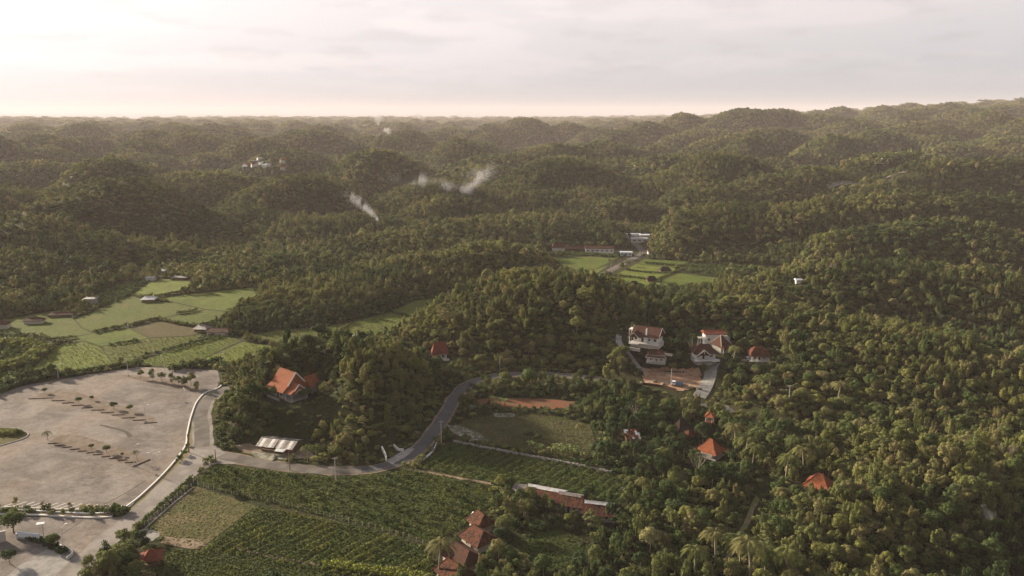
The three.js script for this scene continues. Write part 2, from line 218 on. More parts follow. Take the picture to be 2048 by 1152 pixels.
const LINES = {
  lane: { pts: [[-117.6,-178], [-118,-186.8], [-117.2,-202], [-115.4,-216.8], [-114,-234.4], [-113.5,-250.4], [-113.1,-262.5], [-114.6,-272.5], [-120.6,-288.2], [-127.9,-306.6], [-130.9,-322.4], [-128.7,-332.5], [-116.2,-346]], w: 7.6 },
  road: { pts: [[-114.3,-268.5], [-108.6,-266.3], [-99.1,-262.5], [-86.9,-257.5], [-73.6,-253.9], [-59.4,-252.4], [-47.6,-253.9], [-39.7,-259.6], [-33.9,-271.2], [-30,-288.2], [-27,-306.6], [-24.3,-327.4], [-19.6,-341.9], [-10.3,-351.7], [6.2,-356.1], [25,-353.9], [47.4,-345.3], [61.9,-335.8], [71.4,-327.4], [82.5,-317], [93.9,-306.1], [106.8,-295.3], [118.1,-287.2], [130.6,-276.6], [140.1,-265.1]], w: 6.6 },
  farRoad: { pts: [[61.3,-577.1], [74.6,-604], [90.9,-637.7], [104.6,-665.5], [115.5,-687.9], [118,-706.4], [117.4,-728.7], [117.7,-746.4]], w: 7.5 },
  drive: { pts: [[80.8,-322.4], [84.7,-330], [89.9,-341.9], [92.8,-348.7], [94.5,-350.7]], w: 7 },
  track: { pts: [[85.1,-245.1], [81,-236.1], [76.2,-227.7], [69.8,-215.3], [63.7,-204.1], [58.1,-193.9]], w: 2.4 },
  houseLane: { pts: [[60.9,-351.5], [56.9,-360.6], [52.6,-368.7], [53.9,-383.1]], w: 3 },
};
// level building plots: [x, z, radius, ground level]
const PADS = [
  [...[-88.8,-300], 13, 9], [...[-35.9,-371.7], 9, 3], [...[-79.1,-387.8], 8, 3], [...[64.6,-365.5], 13, 12], [...[68.5,-357.4], 9, 6], [...[91.1,-354.3], 12, 7], [...[98.5,-365.4], 12, 9], [...[115.2,-354.2], 10, 8], [...[73.1,-341.6], 14, 2], [...[112.9,-313.2], 9, 3],
  [...[71.7,-265.9], 12, 0], [...[76.3,-287.2], 6, 0], [...[65.6,-284.2], 11, 0], [...[45.1,-275.7], 8, 0], [...[99.8,-235.7], 9, 2], [...[14.2,-225.1], 14, 0], [...[25.2,-218.3], 10, 0], [...[-9.9,-205.5], 18, 0], [...[-15.4,-191.5], 12, 0],
  [...[98.1,-375.6], 8, 9], [...[-131.6,-1167,29].slice(0, 2), 50, 25],
];
function segDist(px, pz, a, b) { const dx = b[0] - a[0], dz = b[1] - a[1], t = Math.max(0, Math.min(1, ((px - a[0]) * dx + (pz - a[1]) * dz) / (dx * dx + dz * dz))); return Math.hypot(px - a[0] - t * dx, pz - a[1] - t * dz); }
function inside(poly, x, z) { let c = false; for (let i = 0, j = poly.length - 1; i < poly.length; j = i++) { const a = poly[i], b = poly[j]; if ((a[1] > z) !== (b[1] > z) && x < (b[0] - a[0]) * (z - a[1]) / (b[1] - a[1]) + a[0]) c = !c; } return c; }
function polyDist(poly, x, z) { let d = 1e9; for (let i = 0, j = poly.length - 1; i < poly.length; j = i++) d = Math.min(d, segDist(x, z, poly[j], poly[i])); return inside(poly, x, z) ? -d : d; }
function curve(pts, step = 2.5) { const c = new THREE.CatmullRomCurve3(pts.map(([x, z]) => new THREE.Vector3(x, 0, z)), false, 'centripetal'); return c.getSpacedPoints(Math.max(4, Math.round(c.getLength() / step))).map((p) => [p.x, p.z]); }
const ROADS = {}; for (const [k, l] of Object.entries(LINES)) ROADS[k] = curve(l.pts);
// distance to the nearest flat thing, on a 2 m grid
const GX0 = -460, GX1 = 640, GZ0 = -860, GZ1 = -130, GS = 2, GNX = (GX1 - GX0) / GS + 1, GNZ = (GZ1 - GZ0) / GS + 1;
const flatGrid = new Float32Array(GNX * GNZ).fill(60);
function stamp(x0, x1, z0, z1, f) { const R = 34; for (let j = Math.max(0, Math.floor((z0 - R - GZ0) / GS)); j <= Math.min(GNZ - 1, Math.ceil((z1 + R - GZ0) / GS)); j++) for (let i = Math.max(0, Math.floor((x0 - R - GX0) / GS)); i <= Math.min(GNX - 1, Math.ceil((x1 + R - GX0) / GS)); i++) { const d = f(GX0 + i * GS, GZ0 + j * GS), o = j * GNX + i; if (d < flatGrid[o]) flatGrid[o] = d; } }
const HIGH = new Set(['drive', 'houseLane', 'slope', 'yard']);
for (const [k, p] of Object.entries(POLY)) if (!HIGH.has(k)) { const xs = p.map((q) => q[0]), zs = p.map((q) => q[1]); stamp(Math.min(...xs), Math.max(...xs), Math.min(...zs), Math.max(...zs), (x, z) => polyDist(p, x, z)); }
for (const [k, l] of Object.entries(LINES)) if (!HIGH.has(k)) { const p = ROADS[k]; for (let i = 0; i + 4 < p.length + 3; i += 4) { const q = p.slice(i, i + 5); if (q.length < 2) break; const xs = q.map((r) => r[0]), zs = q.map((r) => r[1]); stamp(Math.min(...xs), Math.max(...xs), Math.min(...zs), Math.max(...zs), (x, z) => { let d = 1e9; for (let n = 1; n < q.length; n++) d = Math.min(d, segDist(x, z, q[n - 1], q[n])); return d - l.w / 2; }); } }
function flatDist(x, z) { const fx = (x - GX0) / GS, fz = (z - GZ0) / GS; if (fx < 0 || fz < 0 || fx >= GNX - 1 || fz >= GNZ - 1) return 60; const i = fx | 0, j = fz | 0, a = fx - i, b = fz - j, o = j * GNX + i; return lerp(lerp(flatGrid[o], flatGrid[o + 1], a), lerp(flatGrid[o + GNX], flatGrid[o + GNX + 1], a), b); }
function onHigh(x, z) { for (const k of ['drive', 'houseLane']) { const p = ROADS[k]; for (let i = 1; i < p.length; i++) if (segDist(x, z, p[i - 1], p[i]) < LINES[k].w / 2 + 0.8) return true; } return inside(POLY.yard, x, z); }
const POND = [-131.6,-1167,29].slice(0, 2);
const CELL = 165;
function rawHeight(x, z) {
  const D = -z, r = Math.hypot(x, z), far = sm(850, 1050, r);
  let s = 0;
  for (const [hx, hz, h, rx, rz, t] of HILLS) {
    const dx = x - hx, dz = z - hz, m = Math.max(rx, rz); if (dx > m || dx < -m || dz > m || dz < -m) continue;
    const c = Math.cos(t), n = Math.sin(t), a = (dx * c - dz * n) / rx, b = (dx * n + dz * c) / rz, q = 1 - a * a - b * b;
    if (q > 0) { const f = h * Math.pow(q, 1.15); s += f ** 5; }
  }
  if (far > 0) {
    const ci = Math.floor(x / CELL), cj = Math.floor(z / CELL);
    for (let i = ci - 1; i <= ci + 1; i++) for (let j = cj - 1; j <= cj + 1; j++) {
      const k = hash2(i, j, 5); if (k < 0.12) continue;
      const hx = (i + 0.2 + 0.6 * hash2(i, j, 1)) * CELL, hz = (j + 0.2 + 0.6 * hash2(i, j, 2)) * CELL, rr = 75 + 55 * hash2(i, j, 3), q = 1 - ((x - hx) ** 2 + (z - hz) ** 2) / (rr * rr);
      if (q > 0) { const f = far * (20 + 48 * hash2(i, j, 4)) * Math.pow(q, 1.15); s += f ** 5; }
    }
  }
  const lift = rise(x, z) + 10 * far * (fbm(x / 420, z / 420, 77, 3) - 0.4);
  const mask = sm(0, 26, flatDist(x, z));
  return Math.pow(s, 0.2) * mask + lift + mask * 1.6 * (fbm(x / 22, z / 22, 7, 3) - 0.35);
}
function height(x, z) {
  let h = rawHeight(x, z);
  if (x > -200 && x < 640 && z < -180 && z > -1300) for (const [px, pz, pr, py] of PADS) { const d = Math.hypot(x - px, z - pz); if (d < pr + 14) h = lerp(py, h, sm(pr * 0.75, pr + 14, d)); }
  return h;
}
{ // one sheet out to the horizon: rings round the camera, finest inside the view
  const az = []; for (let a = -180; a < -46; a += 6) az.push(a); for (let a = -46; a <= 46.001; a += 92 / 380) az.push(a); for (let a = 52; a <= 180; a += 6) az.push(a);
  if (az[az.length - 1] < 180) az.push(180);
  const rs = [0.5, 30, 60]; for (let r = 90; r < 11500; r *= r < 1500 ? 1.0115 : 1.017) rs.push(r);
  const nA = az.length, nR = rs.length, pos = new Float32Array(nA * nR * 3), uv = new Float32Array(nA * nR * 2), idx = [];
  for (let j = 0; j < nR; j++) for (let i = 0; i < nA; i++) { const a = rad(az[i]), x = Math.sin(a) * rs[j], z = -Math.cos(a) * rs[j], o = j * nA + i; pos[o * 3] = x; pos[o * 3 + 1] = height(x, z) - 0.03; pos[o * 3 + 2] = z; uv[o * 2] = x; uv[o * 2 + 1] = z; if (i && j) idx.push(o - nA - 1, o - nA, o - 1, o - nA, o, o - 1); }
  const g = new THREE.BufferGeometry(); g.setAttribute('position', new THREE.BufferAttribute(pos, 3)); g.setAttribute('uv', new THREE.BufferAttribute(uv, 2)); g.setIndex(idx); g.computeVertexNormals();
  topMesh('terrain', g, M.forestFloor, 'hilly wooded ground of rounded limestone hills reaching the horizon', 'terrain', null, 'structure');
}
// sheets laid on the ground
function sheet(name, poly, m, lift, label, drape) {
  const sh = new THREE.Shape(poly.map(([x, z]) => new THREE.Vector2(x, -z))); let g;
  if (!drape) { g = new THREE.ShapeGeometry(sh); const p = g.attributes.position, uv = g.attributes.uv; for (let i = 0; i < p.count; i++) { const x = p.getX(i), z = -p.getY(i); p.setXYZ(i, x, lift, z); uv.setXY(i, x, z); } g.computeVertexNormals(); }
  else { const T = new Tri(), xs = poly.map((q) => q[0]), zs = poly.map((q) => q[1]), S = 1.2; for (let x = Math.min(...xs); x < Math.max(...xs); x += S) for (let z = Math.min(...zs); z < Math.max(...zs); z += S) if (inside(poly, x + S / 2, z + S / 2)) { const y = (a, b) => [a, height(a, b) + lift, b]; T.quad(y(x, z), y(x, z + S), y(x + S, z + S), y(x + S, z)); } g = T.geo(); g.computeVertexNormals(); }
  return topMesh(name, g, m, label, null, null, 'structure');
}
function ribbon(name, pts, w, m, lift, label, drape, wob = 0) {
  const T = new Tri(), L = [], R = [];
  let along = 0;
  pts.forEach((p, i) => { const a = pts[Math.max(0, i - 1)], b = pts[Math.min(pts.length - 1, i + 1)], dx = b[0] - a[0], dz = b[1] - a[1], n = Math.hypot(dx, dz) || 1, k = w / 2 + wob * (fbm(i * 0.45, 3, 91, 3) - 0.5), k2 = w / 2 + wob * (fbm(i * 0.45, 9, 92, 3) - 0.5); const l = [p[0] + dz / n * k, p[1] - dx / n * k], r = [p[0] - dz / n * k2, p[1] + dx / n * k2]; const y = (q) => [q[0], (drape ? height(q[0], q[1]) : 0) + lift, q[1]]; L.push(y(l)); R.push(y(r)); });
  for (let i = 1; i < pts.length; i++) T.quad(L[i - 1], R[i - 1], R[i], L[i]);
  const g = T.geo(); if (g.attributes.normal.array[1] < 0) throw new Error('ribbon faces down: ' + name);
  return name ? topMesh(name, g, m, label, null, null, 'structure') : g;
}
function offset(pts, d) { return pts.map((p, i) => { const a = pts[Math.max(0, i - 1)], b = pts[Math.min(pts.length - 1, i + 1)], dx = b[0] - a[0], dz = b[1] - a[1], n = Math.hypot(dx, dz) || 1; return [p[0] + dz / n * d, p[1] - dx / n * d]; }); }
sheet('car_park', POLY.lot, M.lot, 0.02, 'wide pale grey car park of worn asphalt and gravel');
sheet('forecourt', POLY.forecourt, M.lot, 0.02, 'grey paved forecourt below the car park kerb');
sheet('field', POLY.lawn, M.lawnDry, 0.02, 'dry brownish lawn beside the pale lane');
sheet('field', POLY.cropUpper, M.cropDark, 0.02, 'dark green field dotted with bushes below the asphalt road');
sheet('field', POLY.cropLower, M.cropDark, 0.02, 'green field with diagonal crop rows below the post fence');
sheet('field', POLY.cropCorner, M.cropDark, 0.016, 'dark green corner field by the red-roofed kiosk');
sheet('field', POLY.cropRight, M.cropDark, 0.02, 'dark green field between the road and the dry stone wall');
sheet('field', POLY.clearing, M.lawnPale, 0.02, 'pale grassy clearing above the dry stone wall');
sheet('red_earth', POLY.redBank, M.redEarth, 0.02, 'bare red earth strip behind the grassy clearing');
sheet('field', POLY.hollow, M.cropDark, 0.02, 'small dark lawn ringed by trees at the bottom');
sheet('bare_plot', POLY.yard, M.spoil, 0.10, 'bare orange building plot beside the road below the houses', true);
sheet('bare_plot', POLY.shedYard, M.dirt, 0.024, 'bare brown earth around the long metal-roofed shed');
sheet('bare_plot', POLY.slope, M.lawnPale, 0.12, 'grassy slope in the bend of the asphalt road', true);
{
  const ms = { p1: M.fieldOlive, p2: M.fieldLime, p3: M.fieldGreen, p4: M.fieldBrown, p5: M.fieldGreen, p6: M.fieldLime, p7: M.fieldOlive, p8: M.fieldGreen, p9: M.fieldLime, p10: M.fieldOlive, p11: M.fieldOlive, q1: M.fieldOlive, q2: M.fieldGreen, q3: M.fieldGreen, r1: M.fieldLime, r2: M.fieldLime, r3: M.fieldGreen, r4: M.fieldGreen, r5: M.fieldGreen, r6: M.cropDark, r7: M.cropDark, r8: M.fieldLime, terraces: M.cropDark, scrub: M.fieldOlive };
  const where = { p: 'green crop field in the left valley beyond the car park', q: 'green crop field on the strip below the middle ridge', r: 'small green field beside the far straight road', t: 'terraced dark green plot below the left hills', s: 'scrubby rough ground at the left edge of the valley' };
  for (const [k, m] of Object.entries(ms)) sheet('field', POLY[k], m, 0.02, where[k[0]]);
}
// the verge between the kerb and the lane, the junction and the roads
const KERB = curve([[-131.8,-341.9], [-131.9,-335.8], [-135.1,-330], [-134.9,-320], [-130.9,-303.3], [-125,-284.2], [-121.2,-273.4], [-119.7,-262.1], [-119.1,-250.4], [-119.3,-239.6], [-119.9,-231], [-121,-225.1]], 2);
sheet('verge', [...KERB, [-118.6,-215.3], [-115.4,-216.8], [-114,-234.4], [-113.5,-250.4], [-113.1,-262.5], [-114.6,-272.5], [-120.6,-288.2], [-127.9,-306.6], [-130.9,-322.4], [-128.7,-332.5]], M.verge, 0.026, 'narrow grassy verge between the white kerb and the lane');
sheet('road_junction', [[-114.3,-256.7], [-114.6,-267.2], [-118.2,-278.5], [-113.7,-277.6], [-104.4,-267.2], [-98.2,-262.5], [-97.4,-257.5], [-104.1,-257.5], [-107,-252.8], [-108,-244.4], [-112.2,-244.4]], M.dust, 0.05, 'dusty pale junction where the lane meets the asphalt road');
ribbon('road', ROADS.lane, 7.6, M.dust, 0.04, 'pale dusty lane along the car park', false, 1.2);
ribbon('road', offset(ROADS.lane.slice(-34), 0.3), 5.4, M.oldAsphalt, 0.056, 'worn brown-grey asphalt of the lane where it bends uphill', false, 0.8);
ribbon('road_shoulder', ROADS.road, 7.0, M.dirt, 0.034, 'sandy shoulder along the asphalt road', false, 1.6);
{ const n = ROADS.road.length, cut = 26; ribbon('road', ROADS.road.slice(4, cut + 1), 6.0, M.oldAsphalt, 0.064, 'worn brown-grey asphalt of the road beside the junction', false, 0.5); ribbon('road', ROADS.road.slice(cut, n), 5.2, M.asphalt, 0.068, 'dark asphalt road curving round the wooded knoll', false, 0.3); }
ribbon('road', ROADS.farRoad, 7, M.oldAsphalt, 0.05, 'straight grey road through the far green fields', false, 0.3);
ribbon('driveway', ROADS.drive, 5.6, M.concrete, 0.16, 'pale concrete driveway climbing to the white houses', true, 0.8);
ribbon('path', ROADS.track, 1.6, M.verge, 0.05, 'dim earth track under the trees at the lower right', false, 0.8);
ribbon('path', ROADS.houseLane, 2.8, M.concrete, 0.16, 'grey concrete path to the gabled white house', true, 0.5);
ribbon('path', curve([[-35.7,-253.5], [-21.1,-247.7], [-6,-241.8]]), 1.5, M.dirt, 0.05, 'pale earth path between the two dark green fields', false, 0.6);
ribbon('path', curve([[-78.5,-202.5], [-70.5,-199.4], [-61.2,-196.3], [-52.4,-193.9]]), 1.2, M.dirt, 0.05, 'thin reddish earth path below the crop rows', false, 0.6);
sheet('concrete_slab', [[-110.7,-211.3], [-109.1,-213.6], [-103.9,-211.3], [-102.7,-209.6], [-103.6,-206.3], [-108.2,-206.8]], M.concrete, 0.05, 'pale bare concrete slab beside the lane');
sheet('bare_plot', [[-102.6,-209], [-90.1,-206.8], [-87.2,-203.6], [-91.1,-202], [-100.7,-205.2]], M.dirt, 0.04, 'bare brown patch beside the concrete slab');
sheet('concrete_apron', [[-134.7,-178], [-134.2,-193.9], [-131.4,-202], [-124.4,-198.4], [-119.5,-194.4], [-115.4,-178]], M.concrete, 0.03, 'pale concrete apron at the entrance gate');
sheet('gravel_patch', [[-26,-294.3], [-21.6,-293.2], [-12.3,-285.2], [-9.2,-277.6], [-15.9,-278.5], [-23,-285.2]], M.limestone, 0.04, 'pale limestone gravel beside the road bend');
sheet('gravel_patch', [[-8,-306.1], [1.2,-306.1], [1.2,-301.7], [-6.9,-301.7]], M.limestone, 0.04, 'small pale gravel spot in the grassy clearing');
sheet('gravel_patch', [[-95.6,-268.1], [-84.4,-267.2], [-80.1,-261.7], [-86.1,-260.8], [-92.2,-263.3]], M.limestone, 0.045, 'pale gravel in front of the long shed');
sheet('gravel_patch', [[-45.1,-260], [-40.7,-267.2], [-37.7,-271.6], [-35.6,-270.3], [-38.3,-262.9], [-42,-257.5]], M.concrete, 0.074, 'pale concrete ramp at the white gate by the road');

// ================================================================ vegetation
// leaves: small folded faces spread through lobes; custom normals lean outwards so that clumps shade as clumps
function leaves(R, lobes, n, size, o = {}) {
  const P = [], N = [], C = [], U = [], tot = lobes.reduce((s, l) => s + l[3] * l[3], 0);
  const { low = -0.45, inner = 0.22, up = 0, spread = 0.28, droop = 0 } = o;
  const V = () => { let x, y, z, q; do { x = R() * 2 - 1; y = R() * 2 - 1; z = R() * 2 - 1; q = x * x + y * y + z * z; } while (q > 1 || q < 0.01); q = Math.sqrt(q); return [x / q, y / q, z / q]; };
  for (const [lx, ly, lz, lr, sy = 1] of lobes) {
    const m = Math.max(3, Math.round(n * lr * lr / tot));
    for (let i = 0; i < m; i++) {
      let d = V(); if (d[1] < low) d[1] = -d[1];
      const rr = lr * (R() < inner ? 0.35 + 0.4 * R() : 1 - spread * R() * R() + 0.12 * (R() - 0.5));
      const c = [lx + d[0] * rr, ly + d[1] * rr * sy, lz + d[2] * rr];
      const w = V(), nx = d[0] * 0.8 + w[0] * 0.75, ny = d[1] * 0.8 + w[1] * 0.75 + up, nz = d[2] * 0.8 + w[2] * 0.75, nl = Math.hypot(nx, ny, nz) || 1, fn = new THREE.Vector3(nx / nl, ny / nl, nz / nl);
      const t = new THREE.Vector3(...V()).cross(fn); if (t.lengthSq() < 1e-4) t.set(1, 0, 0); t.normalize(); const b = fn.clone().cross(t), s = size * (0.6 + 0.8 * R()), k = 0.62 + 0.3 * R();
      const pt = (a, e, f) => [c[0] + t.x * a + b.x * e + fn.x * f, c[1] + t.y * a + b.y * e + fn.y * f - droop * Math.abs(a), c[2] + t.z * a + b.z * e + fn.z * f];
      const A = pt(-s, 0, 0), B = pt(0, -s * k, -s * 0.22), D = pt(s, 0, 0), E = pt(0, s * k, -s * 0.22);
      const on = new THREE.Vector3(d[0], d[1] + 0.15, d[2]).multiplyScalar(0.75).addScaledVector(fn, 0.6).normalize(), v = 0.72 + 0.56 * R(), w2 = 0.92 + 0.16 * R();
      for (const q of [A, B, D, A, D, E]) { P.push(...q); N.push(on.x, on.y, on.z); C.push(v * w2, v, v * (1.7 - 0.7 * w2 - 0.0)); U.push(q[0], q[2]); }
    }
  }
  const g = new THREE.BufferGeometry(); g.setAttribute('position', new THREE.Float32BufferAttribute(P, 3)); g.setAttribute('normal', new THREE.Float32BufferAttribute(N, 3)); g.setAttribute('color', new THREE.Float32BufferAttribute(C, 3)); g.setAttribute('uv', new THREE.Float32BufferAttribute(U, 2));
  return g;
}
function trunkG(h, r, lobes, R, lean = 0) { // a tapered trunk with limbs into the lobes
  const top = [lean, h, lean * 0.4], list = [rodG([0, -0.6, 0], [lean * 0.4, h * 0.5, lean * 0.2], r, r * 0.8), rodG([lean * 0.4, h * 0.49, lean * 0.2], top, r * 0.8, r * 0.55)];
  for (const l of lobes.slice(0, 7)) list.push(rodG([lean * (0.7 + 0.2 * R()), h * (0.72 + 0.25 * R()), lean * 0.3], [l[0] * 0.9, l[1] - l[3] * 0.1, l[2] * 0.9], r * 0.42, r * 0.12, 5));
  return merged(list);
}
// each kind as lobes [x, y, z, radius, flattening] of a tree of its natural size
const KIND = {
  broad: (R) => { const L = []; const n = 8 + (R() * 4 | 0); for (let i = 0; i < n; i++) { const a = i * 2.4 + R(), d = 1.3 + 1.6 * R(), y = 5.2 + 3.4 * R() - 0.35 * d; L.push([Math.cos(a) * d, y, Math.sin(a) * d, 1.15 + 0.7 * R(), 0.85]); } L.push([0, 8.2, 0, 1.5, 0.9]); return { L, h: 5, r: 0.2, n: 1000, s: 0.34, H: 9.6 }; },
  dome: (R) => { const L = [[0, 4.3, 0, 2.6, 0.85]]; for (let i = 0; i < 9; i++) { const a = i * 2.4 + R() * 0.5, d = 1.5 + 0.8 * R(); L.push([Math.cos(a) * d, 3.6 + 1.9 * R(), Math.sin(a) * d, 1.3 + 0.5 * R(), 0.9]); } return { L, h: 2.8, r: 0.24, n: 1150, s: 0.30, H: 6.8 }; },
  plume: (R) => { const L = []; const n = 6 + (R() * 3 | 0); for (let i = 0; i < n; i++) { const a = i * 2.4 + R(), d = 0.6 + 1.5 * R(), h = 6 + 3.6 * R(); for (let k = 0; k < 3; k++) L.push([Math.cos(a) * d * (0.8 + 0.2 * k), h - 1.4 + k * 1.05, Math.sin(a) * d * (0.8 + 0.2 * k), 0.95 - 0.2 * k + 0.15 * R(), 1.25]); } return { L, h: 5.5, r: 0.15, n: 820, s: 0.30, H: 10, o: { low: -0.8, spread: 0.5, up: 0.1 } }; },
  layered: (R) => { const L = []; for (let k = 0; k < 4; k++) { const m = 4 - (k > 2 ? 2 : 0), y = 3.4 + k * 1.5; for (let i = 0; i < m; i++) { const a = i * 6.283 / m + k * 0.8 + R(), d = (2.7 - k * 0.45) * (0.75 + 0.4 * R()); L.push([Math.cos(a) * d, y + R() * 0.6, Math.sin(a) * d, 1.5 - 0.12 * k, 0.34]); } } L.push([0, 9, 0, 1.1, 0.6]); return { L, h: 7, r: 0.17, n: 760, s: 0.32, H: 9.5, o: { up: 0.5 } }; },
  feather: (R) => { const L = []; for (let i = 0; i < 11; i++) { const a = i * 2.4 + R(), t = R(), d = 0.5 + 2.0 * (1 - t) * (0.6 + 0.4 * R()); L.push([Math.cos(a) * d, 2.6 + 5.6 * t, Math.sin(a) * d, 0.95 + 0.45 * (1 - t), 1.1]); } return { L, h: 6, r: 0.14, n: 900, s: 0.26, H: 8.8, o: { low: -0.9, spread: 0.55, droop: 0.15 } }; },
};
const TONES = { 'dark green': [0.031, 0.052, 0.013], 'mid green': [0.062, 0.088, 0.022], 'olive green': [0.112, 0.125, 0.035], 'yellow-green': [0.164, 0.168, 0.044], 'bronze-green': [0.170, 0.156, 0.058] };
const PALE = [0.22, 0.205, 0.085];
function leafMat(rgb) { const m = new THREE.MeshPhysicalMaterial({ roughness: 1, metalness: 0, transmission: 0.34, thickness: 0, vertexColors: true, side: THREE.DoubleSide, specularIntensity: 0.25 }); m.color.setRGB(...rgb); return m; }
const LEAF = {}; for (const k of Object.keys(TONES)) LEAF[k] = leafMat(TONES[k]);
LEAF.pale = leafMat(PALE);
const leafAny = leafMat([1, 1, 1]), barkAny = M.bark;
const PROTO = {}; // kind -> variants [{crown, trunk, H, mid, low}]
{ let seed = 900; for (const [k, f] of Object.entries(KIND)) PROTO[k] = [0, 1, 2].map(() => { const R = rngOf(seed++), d = f(R), o = d.o || {}; return { crown: leaves(R, d.L, d.n * 1.7, d.s * 0.77, o), trunk: trunkG(d.h, d.r, d.L, R, 0.3 * (R() - 0.5)), H: d.H, mid: merged2([leaves(R, d.L, 340, d.s * 1.6, o), colored(rodG([0, -1, 0], [0, d.h, 0], d.r * 1.1, d.r * 0.6, 4), [1.5, 1.3, 1.0])]), low: leaves(R, d.L, 60, d.s * 3.5, { ...o, inner: 0.05 }) }; }); }
function colored(g, c) { const q = g.index ? g.toNonIndexed() : g; q.setAttribute('color', new THREE.Float32BufferAttribute(new Array(q.attributes.position.count).fill(c).flat(), 3)); return q; }
function merged2(list) { return mergeGeometries(list); }
const CLUMP = [0, 1].map((i) => { const R = rngOf(70 + i), L = []; for (let k = 0; k < 14; k++) L.push([(R() - 0.5) * 16, 4 + R() * 4, (R() - 0.5) * 16, 2.6 + 1.6 * R(), 0.9]); return leaves(R, L, 120, 1.7, { inner: 0 }); });
const SHRUB = [0, 1, 2].map((i) => { const R = rngOf(40 + i), L = []; for (let k = 0; k < 5; k++) { const a = k * 2.4 + R(); L.push([Math.cos(a) * 0.38, 0.5 + 0.45 * R(), Math.sin(a) * 0.38, 0.36 + 0.15 * R(), 1]); } return leaves(R, L, 130, 0.15, { low: -0.6 }); });
const SHRUB_LOW = [0, 1].map((i) => { const R = rngOf(50 + i), L = []; for (let k = 0; k < 4; k++) { const a = k * 2.4 + R(); L.push([Math.cos(a) * 0.4, 0.45 + 0.4 * R(), Math.sin(a) * 0.4, 0.42, 1]); } return leaves(R, L, 34, 0.3, { low: -0.6 }); });
const TUFT = [0, 1].map((i) => { const R = rngOf(60 + i); return leaves(R, [[0, 0.16, 0, 0.26, 0.8]], 9, 0.15, { low: -0.2, up: 0.3, inner: 0 }); });

// ---------------------------------------------------------------- where trees may stand
// clearings: [x, z, radius] kept open around and in front of buildings and on open slopes
const CLEAR = [
  [...[-88.5,-298.8], 11], [...[-85.4,-293.1], 7], [...[-35.9,-371.7], 9], [...[-34.7,-362.9], 10], [...[-28.7,-362.9], 9], [...[-79,-386.9], 8], [...[-78.1,-378.5], 6], [...[64.3,-363.8], 13], [...[62.7,-358.9], 9], [...[68.5,-357.4], 10], [...[68.6,-351.5], 10], [...[91.1,-354.3], 12], [...[89.9,-348.5], 10], [...[98.9,-367.1], 11], [...[115.2,-354.2], 10], [...[112.6,-347.6], 8], [...[73.1,-341.6], 16], [...[86.8,-327.9], 7], [...[89.4,-338.7], 7], [...[64.6,-326.2], 8], [...[68.4,-317.6], 7],
  [...[71.7,-265.9], 9], [...[70.3,-258.8], 7], [...[76.3,-287.2], 6], [...[74.6,-282.3], 4], [...[65.6,-284.2], 8], [...[65.9,-279.4], 6], [...[44.9,-276.6], 7], [...[44.3,-269.4], 6], [...[98.5,-235.7], 7], [...[95.5,-232.5], 6], [...[-85.5,-271.2], 12], [...[-84.2,-266.8], 8], [...[10.4,-228.4], 4.6], [...[18,-223.9], 4.6], [...[26.1,-220.1], 4.6], [...[4.1,-231], 4.6], [...[-9.3,-215.9], 5], [...[-9.9,-206.3], 5.4], [...[-13,-196.8], 5.6], [...[-15.9,-189.1], 5], [...[-99.3,-195.1], 6], [...[-84.6,-331.4], 5],
  [...[114.2,-287.2], 6], [...[110.1,-282.3], 5], [...[115.2,-318], 6], [...[-74.6,-288.7], 9], [...[-71.3,-291.4], 7], [...[-43.5,-267.2], 9],
  [...[-8.9,-341.9], 7], [...[-0.9,-345.3], 6], [...[7.2,-346.7], 6], [...[16.3,-345.3], 6], [...[24.4,-344.6], 5],
  ...[[363.1,-912,42], [376.8,-918,45], [392.7,-922,47.5], [408.7,-926,49.5], [423.1,-926,51.9], [437.4,-926,54.7], [448.8,-920,57.5], [454.8,-915,58.9]].map(([x, z]) => [x, z + 4, 9]), ...[[469.7,-1018,63.5], [481,-1015,63.6], [496.9,-1015,63.6], [511.3,-1018,62.2]].map(([x, z]) => [x, z + 4, 9]), [...[177.2,-478,22.5].slice(0, 2), 6], [...[119.2,-770,5.2].slice(0, 2), 11], [...[121.2,-745,5.5].slice(0, 2), 12], [...[132,-764,5.1].slice(0, 2), 11], [...[120.7,-730,5.5].slice(0, 2), 12],
  [...[51.9,-382.7], 7], [...[-40.7,-267.2], 7], [...[53.3,-373.9], 6], [...[115.4,-321.2], 7],
];
const NEAR_W = [ // places that carry names for labels
  [[-75.8,-294.5], 'on the wooded knoll inside the road bend'], [[-107.7,-293.2], 'on the wooded knoll above the lane bend'], [[-43.9,-321.2], 'on the wooded knoll beside the dark road'], [[16.5,-379.3], 'on the slope of the central hill'], [[29.2,-347.4], 'in the wood behind the red earth strip'], [[45.5,-298.5], 'in the wood beside the grassy clearing'], [[121.8,-228.8], 'on the near hill at the lower right'], [[133.8,-205.3], 'on the near hill at the right edge'], [[95.4,-201.5], 'at the foot of the lower-right hill'], [[75.9,-283.2], 'around the orange-roofed pavilions'], [[51.7,-237.9], 'in the wood right of the stone wall'], [[38.9,-201.5], 'in the dark wood at the bottom centre'], [[68.7,-206.8], 'beside the earth track at the bottom'], [[3.8,-212.4], 'behind the red-tiled farm roofs'], [[7.6,-191.5], 'around the small dark lawn at the bottom'], [[101.9,-269.4], 'in the grove right of the orange pavilion'], [[145.5,-321.2], 'on the wooded slope right of the houses'], [[103.6,-340.5], 'below the white-walled houses'], [[179.2,-303.9], 'in the wooded dip behind the near hill'], [[-110.9,-196.3], 'beside the lane at the lower left'], [[-148.5,-212.4], 'by the entrance gate at the lower left'], [[-64.6,-245.1], 'in the fields below the road'],
];
